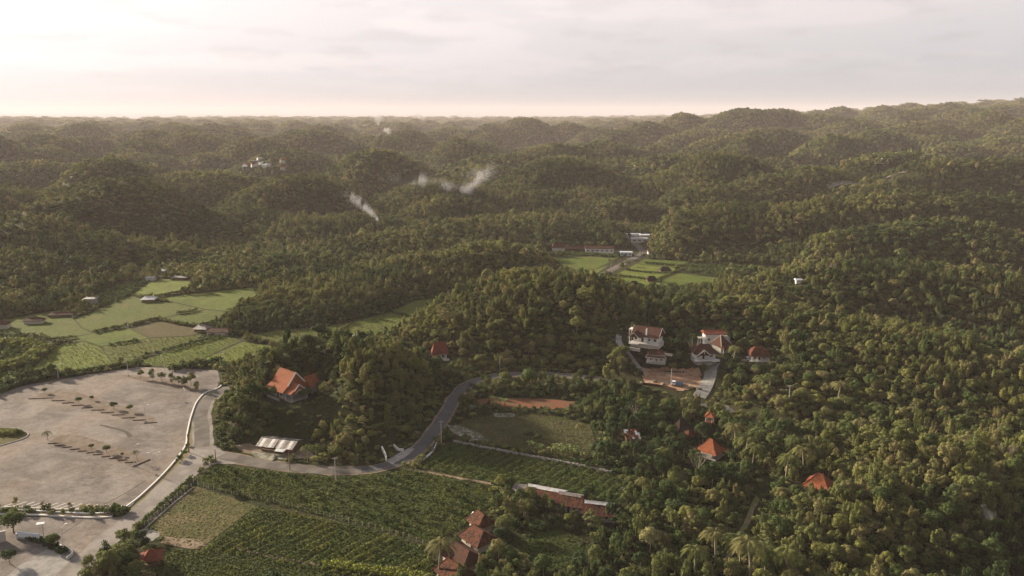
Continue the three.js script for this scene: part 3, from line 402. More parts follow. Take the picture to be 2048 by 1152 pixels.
function placeName(x, z) { let best = 1e9, n = ''; for (const [[px, pz], t] of NEAR_W) { const d = (px - x) ** 2 + (pz - z) ** 2; if (d < best) { best = d; n = t; } } return n; }
const ss = Math.sin(rad(12.4)), cc = Math.cos(rad(12.4));
function project(x, y, z) { const dy = y - 120, f = -z * cc - dy * ss, v = dy * cc + -z * ss; return [x / f * 788.5, -v / f * 788.5, f]; } // half-size pixels from the picture centre, for sorting by apparent size only
function open(x, z, margin) { if (flatDist(x, z) < margin || (z > -420 && x > 40 && x < 120 && onHigh(x, z))) return false; for (const [cx, cz, r] of CLEAR) { const dx = x - cx, dz = z - cz; if (dx * dx + dz * dz < r * r) return false; } return true; }
const kindAt = (R, x, z) => { const n = fbm(x / 60, z / 60, 201, 3), q = R() * 0.5 + n; return q < 0.52 ? 'dome' : q < 0.70 ? 'broad' : q < 0.9 ? 'plume' : q < 0.96 ? 'layered' : 'feather'; };
// the planted wood and gardens on the flat are darker species than the dry woods of the hills
const gardens = (x, z) => sm(60, 20, Math.hypot((x - 52) * 0.85, z + 238)) * 0.34 + sm(42, 14, Math.hypot(x - 40, z + 318)) * 0.2;
const toneAt = (R, x, z) => { const n = fbm(x / 45, z / 45, 211, 3), q = (n - 0.5) * 1.5 + 0.5 + (R() - 0.5) * 0.75 - gardens(x, z); return q < 0.16 ? 'dark green' : q < 0.42 ? 'mid green' : q < 0.72 ? 'olive green' : q < 0.9 ? 'bronze-green' : 'yellow-green'; };
const trees = []; // {x, z, y, kind, v, s, turn, tone}
{
  const R = rngOf(4242), step = 3.6;
  for (let x = -430; x < 430; x += step) for (let z = -585; z < -165; z += step) {
    const px = x + (R() - 0.5) * step * 0.95, pz = z + (R() - 0.5) * step * 0.95, r = Math.hypot(px, pz), a = R(), b = R(), c = R(), d = R();
    if (Math.abs(px) > -pz * 0.70 + 12 || r > 580) continue;
    if (!open(px, pz, 2.2 + 1.5 * a)) continue;
    const dens = fbm(px / 40, pz / 40, 221, 3); if (b > 0.74 + 0.8 * (dens - 0.3)) continue;
    const kind = kindAt(R, px, pz), y = height(px, pz), edge = sm(2, 12, flatDist(px, pz));
    trees.push({ x: px, z: pz, y, kind, v: R() * 3 | 0, s: (0.46 + 0.46 * c * c + (a > 0.93 ? 0.3 : 0)) * (0.8 + 0.2 * edge) * (kind === 'dome' ? 1.05 : 0.88), turn: d * 6.283, tone: toneAt(R, px, pz) });
  }
}
const TREE_NAME = { broad: 'broadleaf_tree', dome: 'domed_tree', plume: 'upright_tree', layered: 'layered_tree', feather: 'feathery_tree' };
const TREE_WORD = { broad: 'open-crowned tree', dome: 'rounded dense tree', plume: 'upright tufted tree', layered: 'flat-layered tree', feather: 'feathery tree' };
function plantTree(kind, v, tone, x, y, z, s, turn, label, group, name) {
  const p = PROTO[kind][v], g = thing(name || TREE_NAME[kind], label, 'tree', x, y, z, turn, group); g.scale.setScalar(s);
  part('trunk', p.trunk, (v === 1 ? M.paleBark : M.bark), g); part('crown', p.crown, LEAF[tone], g); return g;
}
// singled-out trees
const ONE = [
  ['dome', 0, 'mid green', [-146.3,-210.7], 1.0, 'large rounded tree at the car park kerb by the left edge'],
  ['dome', 1, 'dark green', [-137.3,-194.4], 0.62, 'low dark bush-like tree left of the concrete apron'],
  ['dome', 2, 'mid green', [-130.2,-203], 0.62, 'bright leafy tree beside the entrance gate pole'],
  ['feather', 0, 'dark green', [-109.1,-191.5], 0.95, 'dark feathery tree beside the red-roofed kiosk'],
  ['feather', 1, 'olive green', [-112.6,-189.1], 0.72, 'olive feathery tree at the lane edge left of the kiosk'],
  ['feather', 2, 'dark green', [-102.6,-189.1], 0.85, 'dark feathery tree touching the kiosk roof'],
  ['dome', 0, 'dark green', [-104.1,-203.6], 0.36, 'small clipped round tree by the concrete slab'],
  ['broad', 0, 'yellow-green', [-3.9,-237.2], 0.62, 'glossy leafy tree at the corner of the two dark green fields'],
  ['plume', 1, 'dark green', [6.5,-236.1], 0.5, 'small dark tree behind the farm roofs in the field'],
  ['dome', 1, 'dark green', [6.2,-278.5], 0.52, 'dark bushy tree standing alone in the grassy clearing'],
  ['dome', 2, 'mid green', [9.8,-276.6], 0.5, 'second bushy tree in the grassy clearing, right of the dark one'],
  ['broad', 1, 'pale', [38.5,-198.9], 0.85, 'pale cream-leaved tree in the dark wood at the bottom'],
  ['dome', 0, 'mid green', [-95.6,-299.8], 0.72, 'round tree in front of the left end of the orange-roofed hill house'],
  ['dome', 1, 'mid green', [-81.9,-296.4], 0.74, 'round tree in front of the gable of the orange-roofed hill house'],
  ['dome', 2, 'dark green', [-104.7,-276.2], 0.55, 'round tree by the bend of the lane beside the cream boulder'],
  ['plume', 0, 'yellow-green', [42.3,-337.1], 1.05, 'tall yellow-green tree behind the road left of the bare plot'],
  ['dome', 1, 'yellow-green', [75.4,-353.7], 0.62, 'bright round tree in front of the gabled white house path'],
  ['plume', 2, 'mid green', [87.8,-344.3], 0.62, 'slim dark tree in front of the gable-fronted house'],
  ['broad', 2, 'yellow-green', [51.9,-212.4], 0.8, 'glossy yellow-tipped tree right of the dark wood'],
  ['broad', 1, 'yellow-green', [60.3,-236.1], 0.6, 'yellow-tipped tree below the orange pavilion'],
  ['dome', 0, 'mid green', [77.7,-205.5], 1.0, 'broad dark dome-shaped tree right of the earth track'],
  ['dome', 2, 'olive green', [-51.9,-236.1], 0.24, 'small round tree in the bushy field below the road'],
  ['dome', 1, 'mid green', [-93,-236.1], 0.5, 'dark round tree at the end of the post fence'],
];
ONE.forEach(([k, v, t, [x, z], s, label], i) => plantTree(k, v, t, x, height(x, z), z, s, i * 1.7, label));
// a few bare pale trees
function bareTree(seed) { const R = rngOf(seed), list = [rodG([0, -0.5, 0], [0.15, 3.2, 0.1], 0.2, 0.15)]; for (let i = 0; i < 6; i++) { const a = i * 2.4 + R(), h = 2.2 + 1.1 * R(), m = [Math.cos(a) * (0.8 + R()), h + 1.8 + R(), Math.sin(a) * (0.8 + R())], e = [m[0] * 1.7, m[1] + 1.4 + R(), m[2] * 1.7]; list.push(rodG([0.12, h, 0.08], m, 0.1, 0.07, 5), rodG(m, e, 0.07, 0.025, 4)); for (let k = 0; k < 3; k++) list.push(rodG(m, [m[0] + (R() - 0.5) * 2, m[1] + 0.8 + R(), m[2] + (R() - 0.5) * 2], 0.045, 0.015, 4)); } return list; }
[[[156.1,-232,12.4], 'bare pale tree near the right edge of the near hill'], [[197.3,-478,34.1], 'bare pale tree on the wooded ridge behind the spur'], [[48.7,-293.2], 'bare slender tree in the wood beside the broken tile roof'], [[85.6,-358.9], 'bare forked tree left of the frame tower'], [[62.4,-245.1], 'leafless tree trunk below the orange pavilion']].forEach(([[x, z], label], i) => { const t = thing('bare_tree', label, 'tree', x, height(x, z), z, i); t.scale.setScalar(1.25); const L = bareTree(930 + i); part('trunk', L[0], M.paleBark, t); part('branches', merged(L.slice(1)), M.paleBark, t); });
const oneSpots = ONE.map((o) => o[3]);
for (const t of trees) { const [u, v, f] = project(t.x, t.y + 5 * t.s, t.z); t.size = PROTO[t.kind][t.v].H * t.s / f; t.seen = Math.abs(u) < 520 && v < 300 && v > -300; }
for (let i = trees.length - 1; i >= 0; i--) if (oneSpots.some(([x, z]) => Math.hypot(trees[i].x - x, trees[i].z - z) < 2.6)) trees.splice(i, 1);
const picked = new Set([...trees].filter((t) => t.seen).sort((a, b) => b.size - a.size).slice(0, 270));
for (const t of picked) { const where = placeName(t.x, t.z); plantTree(t.kind, t.v, t.tone, t.x, t.y, t.z, t.s, t.turn, t.tone + ' ' + TREE_WORD[t.kind] + ' ' + where, 'trees ' + where); }
const dummy = new THREE.Object3D(), tint = new THREE.Color();
function scatter(name, geo, m, items, label, category, group) { // items: [x, y, z, sx, sy, turn, rgb]
  if (!items.length) return;
  const im = new THREE.InstancedMesh(geo, m, items.length); im.name = numbered(name);
  items.forEach(([x, y, z, sx, sy, t, c], i) => { dummy.position.set(x, y, z); dummy.rotation.set(0, t, 0); dummy.scale.set(sx, sy, sx); dummy.updateMatrix(); im.setMatrixAt(i, dummy.matrix); if (c) im.setColorAt(i, tint.setRGB(...c)); });
  im.castShadow = im.receiveShadow = true; scene.add(im); return tag(im, label, category, group, 'stuff');
}
const vary = (R, c, k = 0.25) => { const q = 1 - k / 2 + k * R(), w = 1 + 0.14 * (R() - 0.5); return [c[0] * q * w, c[1] * q, c[2] * q]; };
{ // the rest of the near trees
  const R = rngOf(77), by = {}, tr = {};
  for (const t of trees) if (!picked.has(t)) { const k = t.kind + t.v; (by[k] ||= []).push([t.x, t.y, t.z, t.s, t.s * (0.9 + 0.2 * R()), t.turn, vary(R, TONES[t.tone])]); (tr[k] ||= []).push([t.x, t.y, t.z, t.s, t.s, t.turn, t.v === 1 ? [1.9, 1.9, 1.9] : [1, 1, 1]]); }
  for (const k of Object.keys(by)) { const p = PROTO[k.slice(0, -1)][+k.slice(-1)]; scatter('near_wood', p.crown, leafAny, by[k], 'dense wood of ' + TREE_WORD[k.slice(0, -1)].replace('tree', 'trees') + ' on the near hills', 'wood'); scatter('near_wood_trunks', p.trunk, barkAny, tr[k], 'trunks among the ' + TREE_WORD[k.slice(0, -1)].replace('tree', 'trees') + ' of the near hills', 'wood'); }
}
{ // woods farther off, coarser with distance
  const R = rngOf(991), mid = {}, low = {}, far = [[], []], brush = [[], []];
  const half = rad(37.5);
  const put = (set, kind, v, it) => (set[kind + v] ||= []).push(it);
  let step = 4.5;
  for (let r = 576; r < 1120; r += step) { const n = Math.round(2 * half * r / step); for (let i = 0; i < n; i++) { const a = -half + 2 * half * (i + R()) / n, rr = r + step * (R() - 0.5), x = Math.sin(a) * rr, z = -Math.cos(a) * rr; const q = R(), w = R(), e = R(); if (!open(x, z, 1.5 + 2 * q)) continue; const dens = fbm(x / 70, z / 70, 223, 3), leftOpen = sm(0.35, 0.55, fbm(x / 110, z / 110, 227, 2)) * sm(-80, -200, x) * sm(560, 640, rr); if (w > 0.80 + 0.9 * (dens - 0.35) - 0.62 * leftOpen) { brush[i & 1].push([x, height(x, z) - 0.2, z, 2.2 + 1.8 * e, 1.5 + 1.5 * q, e * 6, vary(R, TONES[toneAt(R, x, z)])]); continue; } const k = kindAt(R, x, z), s = 0.5 + 0.42 * e * e + (q > 0.94 ? 0.25 : 0); put(mid, k, R() * 3 | 0, [x, height(x, z) - 0.3, z, s * 1.12, s * (0.9 + 0.25 * q), e * 6.283, vary(R, TONES[toneAt(R, x, z)], 0.35)]); } }
  step = 7.0;
  for (let r = 1120; r < 2700; r += step) { const n = Math.round(2 * half * r / step); for (let i = 0; i < n; i++) { const a = -half + 2 * half * (i + R()) / n, rr = r + step * (R() - 0.5), x = Math.sin(a) * rr, z = -Math.cos(a) * rr, q = R(), e = R(), w = R(); const dens = fbm(x / 90, z / 90, 223, 3); if (w > 0.86 + 0.8 * (dens - 0.35) || Math.hypot((x - POND[0]) / 40, (z - POND[1] - 22) / 75) < 1) continue; const s = 0.7 + 0.5 * e; put(low, kindAt(R, x, z), R() * 3 | 0, [x, height(x, z) - 0.5, z, s * 1.15, s * (0.8 + 0.3 * q), e * 6.283, vary(R, TONES[toneAt(R, x, z)], 0.35)]); } }
  for (let r = 2700; r < 9500; r += step) { step = 14 + (r - 2700) * 0.0035; const n = Math.round(2 * half * r / step); for (let i = 0; i < n; i++) { const a = -half + 2 * half * (i + R()) / n, rr = r + step * (R() - 0.5), x = Math.sin(a) * rr, z = -Math.cos(a) * rr, e = R(), s = step / 15; far[i & 1].push([x, height(x, z) - 1.5, z, s * 0.95, 0.7 + 0.4 * e, e * 6.283, vary(R, TONES[toneAt(R, x, z)], 0.35)]); } }
  for (const k of Object.keys(mid)) scatter('valley_wood', PROTO[k.slice(0, -1)][+k.slice(-1)].mid, leafAny, mid[k], 'wood of ' + TREE_WORD[k.slice(0, -1)].replace('tree', 'trees') + ' covering the middle hills', 'wood');
  for (const k of Object.keys(low)) scatter('hill_forest', PROTO[k.slice(0, -1)][+k.slice(-1)].low, leafAny, low[k], 'far forest of ' + TREE_WORD[k.slice(0, -1)].replace('tree', 'trees') + ' on rounded hills', 'forest');
  far.forEach((it, i) => scatter('horizon_forest', CLUMP[i], leafAny, it, 'forest cover on the hazy hills near the horizon', 'forest'));
  // undergrowth between the trees
  const near = [[], [], []];
  for (let x = -430; x < 430; x += 2.5) for (let z = -585; z < -165; z += 2.5) { const px = x + 2.5 * (R() - 0.5), pz = z + 2.5 * (R() - 0.5), q = R(), e = R(), w = R(); if (Math.abs(px) > -pz * 0.70 + 12 || q > 0.8 || flatDist(px, pz) < 0.7 || onHigh(px, pz)) continue; if (Math.hypot(px, pz) > 582) continue; if (PADS.some(([a, b, r]) => Math.hypot(px - a, pz - b) < r * 0.72)) continue; const clear = !open(px, pz, 0.7); near[(e * 3) | 0].push([px, height(px, pz) - 0.1, pz, (clear ? 0.75 : 1.1) * (0.9 + 1.3 * w), (clear ? 0.55 : 1.1) * (0.7 + 1.1 * e), e * 40, vary(R, TONES[toneAt(R, px, pz)], 0.35)]); }
  near.forEach((it, i) => scatter('undergrowth', SHRUB[i], leafAny, it, 'bushes and undergrowth between the near trees', 'undergrowth'));
  brush.forEach((it, i) => scatter('undergrowth', SHRUB_LOW[i], leafAny, it, 'bushes on the open slopes of the middle hills', 'undergrowth'));
}
{ // crops: tufts over the near fields, in rows where the photograph has rows
  const R = rngOf(313), t = [[], []];
  const fill = (poly, dens, h, tones, rows) => { const xs = poly.map((q) => q[0]), zs = poly.map((q) => q[1]), S = 1 / Math.sqrt(dens); for (let x = Math.min(...xs); x < Math.max(...xs); x += S) for (let z = Math.min(...zs); z < Math.max(...zs); z += S) { const px = x + (R() - 0.5) * S, pz = z + (R() - 0.5) * S, e = R(), w = R(); if (!inside(poly, px, pz)) continue; const n = fbm(px / 7, pz / 7, 331, 3); let k = 0.55 + 0.9 * n; if (rows) { const [dx, dz, gap] = rows, q = ((px * dz - pz * dx) / gap) % 1, m = Math.abs(((q + 1) % 1) - 0.5) * 2; k *= 0.35 + 1.35 * sm(0.35, 0.9, m); } if (w > k + 0.25) continue; t[w < 0.4 ? 0 : 1].push([px, 0.02, pz, 0.8 + 0.8 * e, h * k * (0.7 + 0.6 * e), e * 40, vary(R, tones[n > 0.52 ? 1 : 0], 0.5)]); } };
  fill(POLY.cropUpper, 1.9, 1.2, [[0.055, 0.077, 0.016], [0.075, 0.092, 0.019]]);
  fill(POLY.cropLower, 2.6, 1.5, [[0.057, 0.079, 0.016], [0.106, 0.119, 0.026]], [0.62, -0.78, 3.1]);
  fill(POLY.cropCorner, 2.0, 1.3, [[0.053, 0.072, 0.016], [0.075, 0.088, 0.019]]);
  fill(POLY.cropRight, 2.2, 1.3, [[0.051, 0.075, 0.016], [0.070, 0.088, 0.019]], [0.62, -0.78, 3.3]);
  fill(POLY.lawn, 0.8, 0.36, [[0.105, 0.105, 0.036], [0.150, 0.126, 0.056]]);
  fill(POLY.clearing, 0.7, 0.8, [[0.075, 0.084, 0.026], [0.097, 0.092, 0.035]]);
  fill(POLY.hollow, 1.4, 0.9, [[0.035, 0.053, 0.012], [0.044, 0.062, 0.014]]);
  for (const k of ['p6', 'p7', 'p8', 'p9', 'q1', 'q2']) fill(POLY[k], 0.28, 1.6, [[0.106, 0.119, 0.031], [0.132, 0.132, 0.037]]);
  t.forEach((it, i) => scatter('crop_plants', TUFT[i], leafAny, it, 'low leafy crop plants and grass in the fields', 'crop'));
  const strip = []; const a = [-51.3,-193.9], b = [-21.4,-186.8]; for (let i = 0; i < 420; i++) { const k = R(), o = (R() - 0.5) * 3.4; strip.push([lerp(a[0], b[0], k) + 0.2 * o, 0, lerp(a[1], b[1], k) + o, 1.3 + R(), 2.4 + 1.6 * R(), R() * 6, vary(R, [0.17, 0.19, 0.03], 0.4)]); }
  scatter('tall_grass', TUFT[0], leafAny, strip, 'strip of bright tall grass at the bottom of the crop rows', 'grass');
  const thatchBank = []; for (const [k, n] of [['terraces', 150], ['r6', 200], ['r7', 300], ['scrub', 420]]) { const p = POLY[k], xs = p.map((q) => q[0]), zs = p.map((q) => q[1]); for (let i = 0; i < n * 3; i++) { const x = lerp(Math.min(...xs), Math.max(...xs), R()), z = lerp(Math.min(...zs), Math.max(...zs), R()); if (inside(p, x, z)) thatchBank.push([x, 0, z, 1 + R(), 0.8 + 0.9 * R(), R() * 6, vary(R, TONES['mid green'], 0.4)]); } }
  scatter('field_bushes', SHRUB_LOW[0], leafAny, thatchBank, 'low bushes on the rough plots of both valleys', 'bushes');
}
{ // single bushes in rows on the dark field below the road
  const R = rngOf(515), ts = ['dark green', 'mid green', 'olive green'], spots = [];
  const dx = 0.64, dz = -0.77; // the rows run away from the lane
  for (let q = -60; q < 60; q += 4.6) for (let s = -60; s < 60; s += 3.6) { const x = -62 + dx * s - dz * q + (R() - 0.5) * 2.0, z = -244 + dz * s + dx * q + (R() - 0.5) * 2.0; if (R() < 0.3) continue; if (inside(POLY.cropUpper, x, z) && polyDist(POLY.cropUpper, x, z) < -1) spots.push([x, z]); }
  spots.slice(0, 220).forEach(([x, z]) => { const s = 0.7 + 0.75 * R(), t = ts[R() * 3 | 0], m = topMesh('field_bush', SHRUB[R() * 3 | 0], LEAF[t], t + ' bush in the dotted rows of the field below the asphalt road', 'bush', 'bushes in the field below the road'); m.position.set(x, 0, z); m.scale.set(s, s * (0.9 + 0.4 * R()), s); m.rotation.y = R() * 6; });
}
// hedges: leafy strips, each its own thing
function hedge(pts, w, h, tone, label, seed) {
  const R = rngOf(seed), P = curve(pts, 1.1), L = P.map(([x, z], i) => [x + (R() - 0.5) * 0.4, height(x, z) + h * (0.42 + 0.2 * R()), z + (R() - 0.5) * 0.4, w * (0.42 + 0.22 * R()), h / w]);
  topMesh('hedge', leaves(R, L, P.length * 26, Math.max(0.22, w * 0.2), { low: -0.7 }), LEAF[tone], label, 'hedge', 'hedges of the valley');
}
[
  [[[-237.8,-517.6], [-225.8,-532.9], [-206.4,-544.1], [-185.5,-554.2]], 2.4, 2.0, 'olive green', 'long hedge right of the pale field hut, top of the left valley'],
  [[[-235.2,-427.9], [-230.8,-434.2], [-225.1,-439.6]], 2.2, 1.8, 'olive green', 'left half of the bent hedge in the middle of the left valley'],
  [[[-222.1,-441.8], [-217.9,-449.7], [-213,-456.6], [-200.2,-449.7], [-181.5,-439.6]], 2.2, 1.8, 'olive green', 'bent hedge above the brown fallow field'],
  [[[-262,-422.7], [-250.8,-413.8], [-240.4,-417.7]], 2.0, 1.6, 'olive green', 'short hooked hedge at the left of the valley'],
  [[[-243.2,-404.2], [-240.9,-392.4], [-241.6,-376.2]], 2.2, 1.8, 'olive green', 'hedge running down to the scrubby corner at the left'],
  [[[-213.4,-403.3], [-207.8,-407], [-203.5,-411.8]], 1.8, 1.5, 'mid green', 'short straight hedge in the middle of the left valley'],
  [[[-178.3,-393.3], [-171.7,-404.2], [-161.5,-418.7]], 2.0, 1.7, 'mid green', 'hedge rising to the brown hut below the ridge'],
  [[[-205.5,-471.2], [-201,-473.7], [-197.7,-478.8]], 2.2, 1.8, 'mid green', 'tiny hedge island in the upper left field'],
  [[[-235.3,-568.1], [-219.6,-580.8], [-186.4,-559.3]], 2.2, 1.9, 'olive green', 'uppermost hedge of the left valley below the trees'],
  [[[-152.5,-427.9], [-137.4,-413.8], [-122.1,-400.5]], 2.0, 1.6, 'olive green', 'hedge running from the brown hut to the knoll'],
  [[[-230.9,-317.6], [-226,-330], [-221.5,-344.6], [-210.1,-353.1], [-198.2,-362.1], [-182.8,-371.4]], 3.0, 2.0, 'mid green', 'long scrubby hedge along the top of the car park'],
  [[[-163.3,-361.3], [-154.6,-367.5], [-145.1,-376.2]], 3.4, 2.4, 'mid green', 'bushy hedge behind the row of young trees at the car park'],
  [[[-103.3,-408], [-99.7,-425.8], [-93.8,-448.5]], 1.6, 1.2, 'olive green', 'low field bank left of the white-roofed hut'],
  [[[-72.6,-417.7], [-64.6,-439.6], [-57.4,-456.6], [-74.8,-478.8]], 1.6, 1.2, 'olive green', 'low field bank right of the white-roofed hut'],
  [[[76.5,-588.3], [92.5,-580.8], [105.6,-569.9]], 2.0, 1.5, 'mid green', 'dark hedge crossing the far fields to the thatched hut'],
  [[[90.2,-612.1], [107.1,-600], [124.5,-600]], 1.8, 1.3, 'mid green', 'middle hedge of the far fields beside the straight road'],
  [[[105.6,-569.9], [119.1,-592.2], [133.7,-612.1]], 1.8, 1.3, 'olive green', 'hedge joining the two thatched huts in the far fields'],
  [[[109.8,-640], [128.7,-631.1], [159.1,-622.5]], 2.2, 1.8, 'mid green', 'hedge at the top of the far fields by the pink house'],
  [[[-107.9,-245.9], [-108.6,-238.6], [-109.6,-230.4], [-110.6,-222], [-111.4,-214.2]], 1.5, 1.3, 'mid green', 'low hedge behind the post fence along the lane'],
  [[[-281.1,-404.2], [-262.4,-404.2], [-243.8,-390.6], [-241.5,-369.8], [-253.5,-358.3]], 9, 2.4, 'olive green', 'scrubby thicket at the left edge of the valley'],
  [[[-6.5,-241.4], [2.6,-237.2], [12.2,-233.7], [23.1,-229], [32.2,-225.8]], 1.4, 1.2, 'dark green', 'low hedge behind the row of farm roofs'],
].forEach((a, i) => hedge(...a, 600 + i));
// ---------------------------------------------------------------- palms and banana plants
function frondG(len, wid, arch, R) {
  const T = new Tri(), n = 13, pt = (t) => [len * (t - 0.1 * t * t), len * (arch * t - (arch + 0.42) * t * t), 0];
  for (let i = 0; i < n; i++) { const t0 = i / n, t1 = (i + 1) / n, a = pt(t0), b = pt(t1), r = 0.05 * (1 - t0) + 0.012; T.quad([a[0], a[1], -r], [b[0], b[1], -r], [b[0], b[1], r], [a[0], a[1], r]); if (t0 < 0.08) continue; const l = wid * Math.sin(Math.PI * Math.min(1, 0.12 + 0.86 * t0)) * (0.85 + 0.3 * R()); for (const s of [-1, 1]) for (const o of [0, 0.5]) { const c = pt(t0 + o / n), d = pt(t0 + (o + 0.42) / n), tip = [c[0] + l * 0.55, c[1] - l * (0.42 + 0.25 * R()), s * l * 0.82]; T.tri(c, d, tip); } }
  return T.geo();
}
const PALM = [0, 1, 2].map((k) => { const R = rngOf(820 + k), fr = []; const n = 17; for (let i = 0; i < n; i++) { const tier = i / n, g = frondG(3.3 + 0.6 * R(), 0.85, 0.95 - 1.15 * tier + 0.15 * R(), R); g.rotateY(i * 2.4 + 0.3 * R()); fr.push(g); } return fr; });
const PALM_GEO = PALM.map((fr) => merged2(fr));
const palmTrunk = (h, lean) => { const c = new THREE.CatmullRomCurve3([new THREE.Vector3(0, -0.4, 0), new THREE.Vector3(lean * 0.2, h * 0.4, 0), new THREE.Vector3(lean, h, 0)]), g = new THREE.TubeGeometry(c, 8, 0.17, 7); return g; };
const PALM_TR = [[6.5, 0.5], [5.2, -0.4], [7.6, 0.8]].map(([h, l]) => [palmTrunk(h, l), h, l]);
const palmMat = [[0.105, 0.115, 0.03], [0.08, 0.10, 0.026], [0.135, 0.125, 0.042]].map((c) => { const m = leafMat(c); m.vertexColors = false; return m; });
const nutG = merged([0, 1, 2, 3, 4].map((i) => { const g = new THREE.IcosahedronGeometry(0.16, 0); g.translate(Math.cos(i * 1.26) * 0.28, -0.25, Math.sin(i * 1.26) * 0.28); return g; }));
const nutMat = mat({ rgb: [0.13, 0.12, 0.04] });
function palm(x, z, s, i, label, group, small) { const [tg, h, l] = PALM_TR[i % 3], y = height(x, z), p = thing(small ? 'young_palm' : 'coconut_palm', label, 'palm', x, y, z, i * 1.9, group); p.scale.setScalar(s); part('trunk', tg, M.paleBark, p); const c = part('crown', PALM_GEO[(i * 2) % 3], palmMat[i % 3], p); c.position.set(l, h, 0); if (!small) { const n = part('coconuts', nutG, nutMat, p); n.position.set(l, h, 0); } return p; }
[
  [[[82.9,-260.8], [89.3,-267.2], [81.1,-267.2], [83.7,-254.7]], 0.95, 'coconut palm in the cluster right of the orange pavilion'],
  [[[97.7,-254.7], [97.7,-245.1], [90.6,-241.4]], 0.95, 'coconut palm in the grove between the two orange roofs'],
  [[[67.5,-189.1], [62.5,-185.6], [72.1,-186.8], [62.2,-193.9]], 1.05, 'coconut palm at the bottom edge right of the track'],
  [[[55.4,-193.9], [48.8,-189.1]], 0.85, 'coconut palm in the dark wood at the bottom, left of the track'],
  [[[43.5,-189.1], [41.6,-231], [53.3,-254.7], [47.4,-250.8]], 0.7, 'palm among the dark trees below the broken tile roof'],
  [[[-19.3,-186.8]], 1.05, 'large coconut palm at the end of the farm roofs, bottom centre'],
  [[[107,-319.2], [112.3,-325.9]], 0.9, 'coconut palm beside the half-hidden tiled roof'],
  [[[135.5,-310.5], [136.2,-304.5]], 0.9, 'coconut palm on the slope right of the half-hidden roof'],
  [[[102,-335.3], [101.6,-346.4]], 0.8, 'palm right of the concrete driveway'],
  [[[49.7,-355.8], [55,-359.8], [50.2,-350]], 0.6, 'small palm beside the gabled white house'],
  [[[-72.2,-258.8], [-70.2,-262.9]], 0.6, 'palm at the right end of the long metal-roofed shed'],
  [[[25.9,-280.8], [35,-269.4], [30.2,-258.8]], 0.5, 'low palm at the right side of the grassy clearing'],
  [[[131.4,-278.5], [112,-267.2]], 0.8, 'palm at the foot of the near hill behind the orange roof'],
].reduce((i, [pts, s, label]) => { for (const [x, z] of pts) { palm(x, z, s * (1.25 + 0.3 * hash2(i, 3)), i, label, pts.length > 1 ? label.replace('coconut palm', 'palms').replace(/^small palm|^low palm|^palm /, 'palms ') : null); i++; } return i; }, 0);
function bananaG(R) { const T = new Tri(); for (let i = 0; i < 8; i++) { const a = i * 2.4 + R(), len = 1.9 + 0.8 * R(), el = 0.75 + 0.5 * R(), w = 0.36; let prev = null; for (let k = 0; k <= 6; k++) { const t = k / 6, d = len * t * Math.cos(el * (1 - 0.3 * t)), y = 1.7 + len * (t * Math.sin(el) - 0.75 * t * t), ww = w * Math.sin(Math.PI * Math.min(1, 0.1 + 0.9 * t)), c = Math.cos(a), s = Math.sin(a), q = [[c * d - s * ww, y - 0.1, s * d + c * ww], [c * d, y, s * d], [c * d + s * ww, y - 0.1, s * d - c * ww]]; if (prev) { T.quad(prev[0], q[0], q[1], prev[1]); T.quad(prev[1], q[1], q[2], prev[2]); } prev = q; } } return T.geo(); }
const BANANA = [0, 1, 2].map((i) => bananaG(rngOf(850 + i))), bananaStem = cylG(0.16, 0.11, 1.9, 0, 0, 0, 7), bananaMat = [[0.12, 0.15, 0.035], [0.09, 0.12, 0.03], [0.15, 0.165, 0.05]].map((c) => { const m = leafMat(c); m.vertexColors = false; return m; }), stemMat = mat({ rgb: [0.12, 0.12, 0.05] });
[
  [[[-14.6,-330], [-12.4,-332.5], [-10.1,-328.7], [-16.1,-324.9], [-12.7,-326.2], [-8.7,-333.8]], 1.25, 'banana plant in the clump at the inside of the road bend'],
  [[[-8.3,-317.6], [-5.1,-316.4], [-7.1,-312.9], [-3,-314.1]], 1.35, 'banana plant in front of the red earth strip'],
  [[[-13.4,-287.2], [-15.9,-299.5]], 1.1, 'banana plant at the left side of the grassy clearing'],
  [[[7,-270.3], [10.6,-268.1]], 1.1, 'lone banana plant on the edge above the dry stone wall'],
  [[[14.7,-265.9], [16.6,-267.6], [18.2,-264.2], [20.2,-266.8], [21.7,-263.3], [23.7,-265.9], [17.6,-269.4], [25.2,-261.7]], 1.25, 'banana plant in the long row above the dry stone wall'],
  [[[31.1,-267.2], [33.7,-273.9], [33.7,-262.9], [34.8,-257.5], [37.6,-254.7], [39.9,-258.8]], 1.25, 'banana plant near the end of the dry stone wall'],
  [[[112.6,-307.1], [115.3,-308.8], [115.8,-304.3], [128.9,-298.8]], 1.2, 'banana plant beside the half-hidden tiled roof'],
  [[[34.4,-280.8], [38.5,-283.2]], 1.2, 'banana plant left of the broken tile roof'],
].reduce((i, [pts, s, label]) => { for (const [x, z] of pts) { const p = thing('banana_plant', label, 'banana plant', x, height(x, z), z, i, label.replace('banana plant', 'banana plants')); p.scale.setScalar(s * (0.85 + 0.35 * hash2(i, 7))); part('stem', bananaStem, stemMat, p); part('leaves', BANANA[i % 3], bananaMat[i % 3], p); i++; } return i; }, 0);

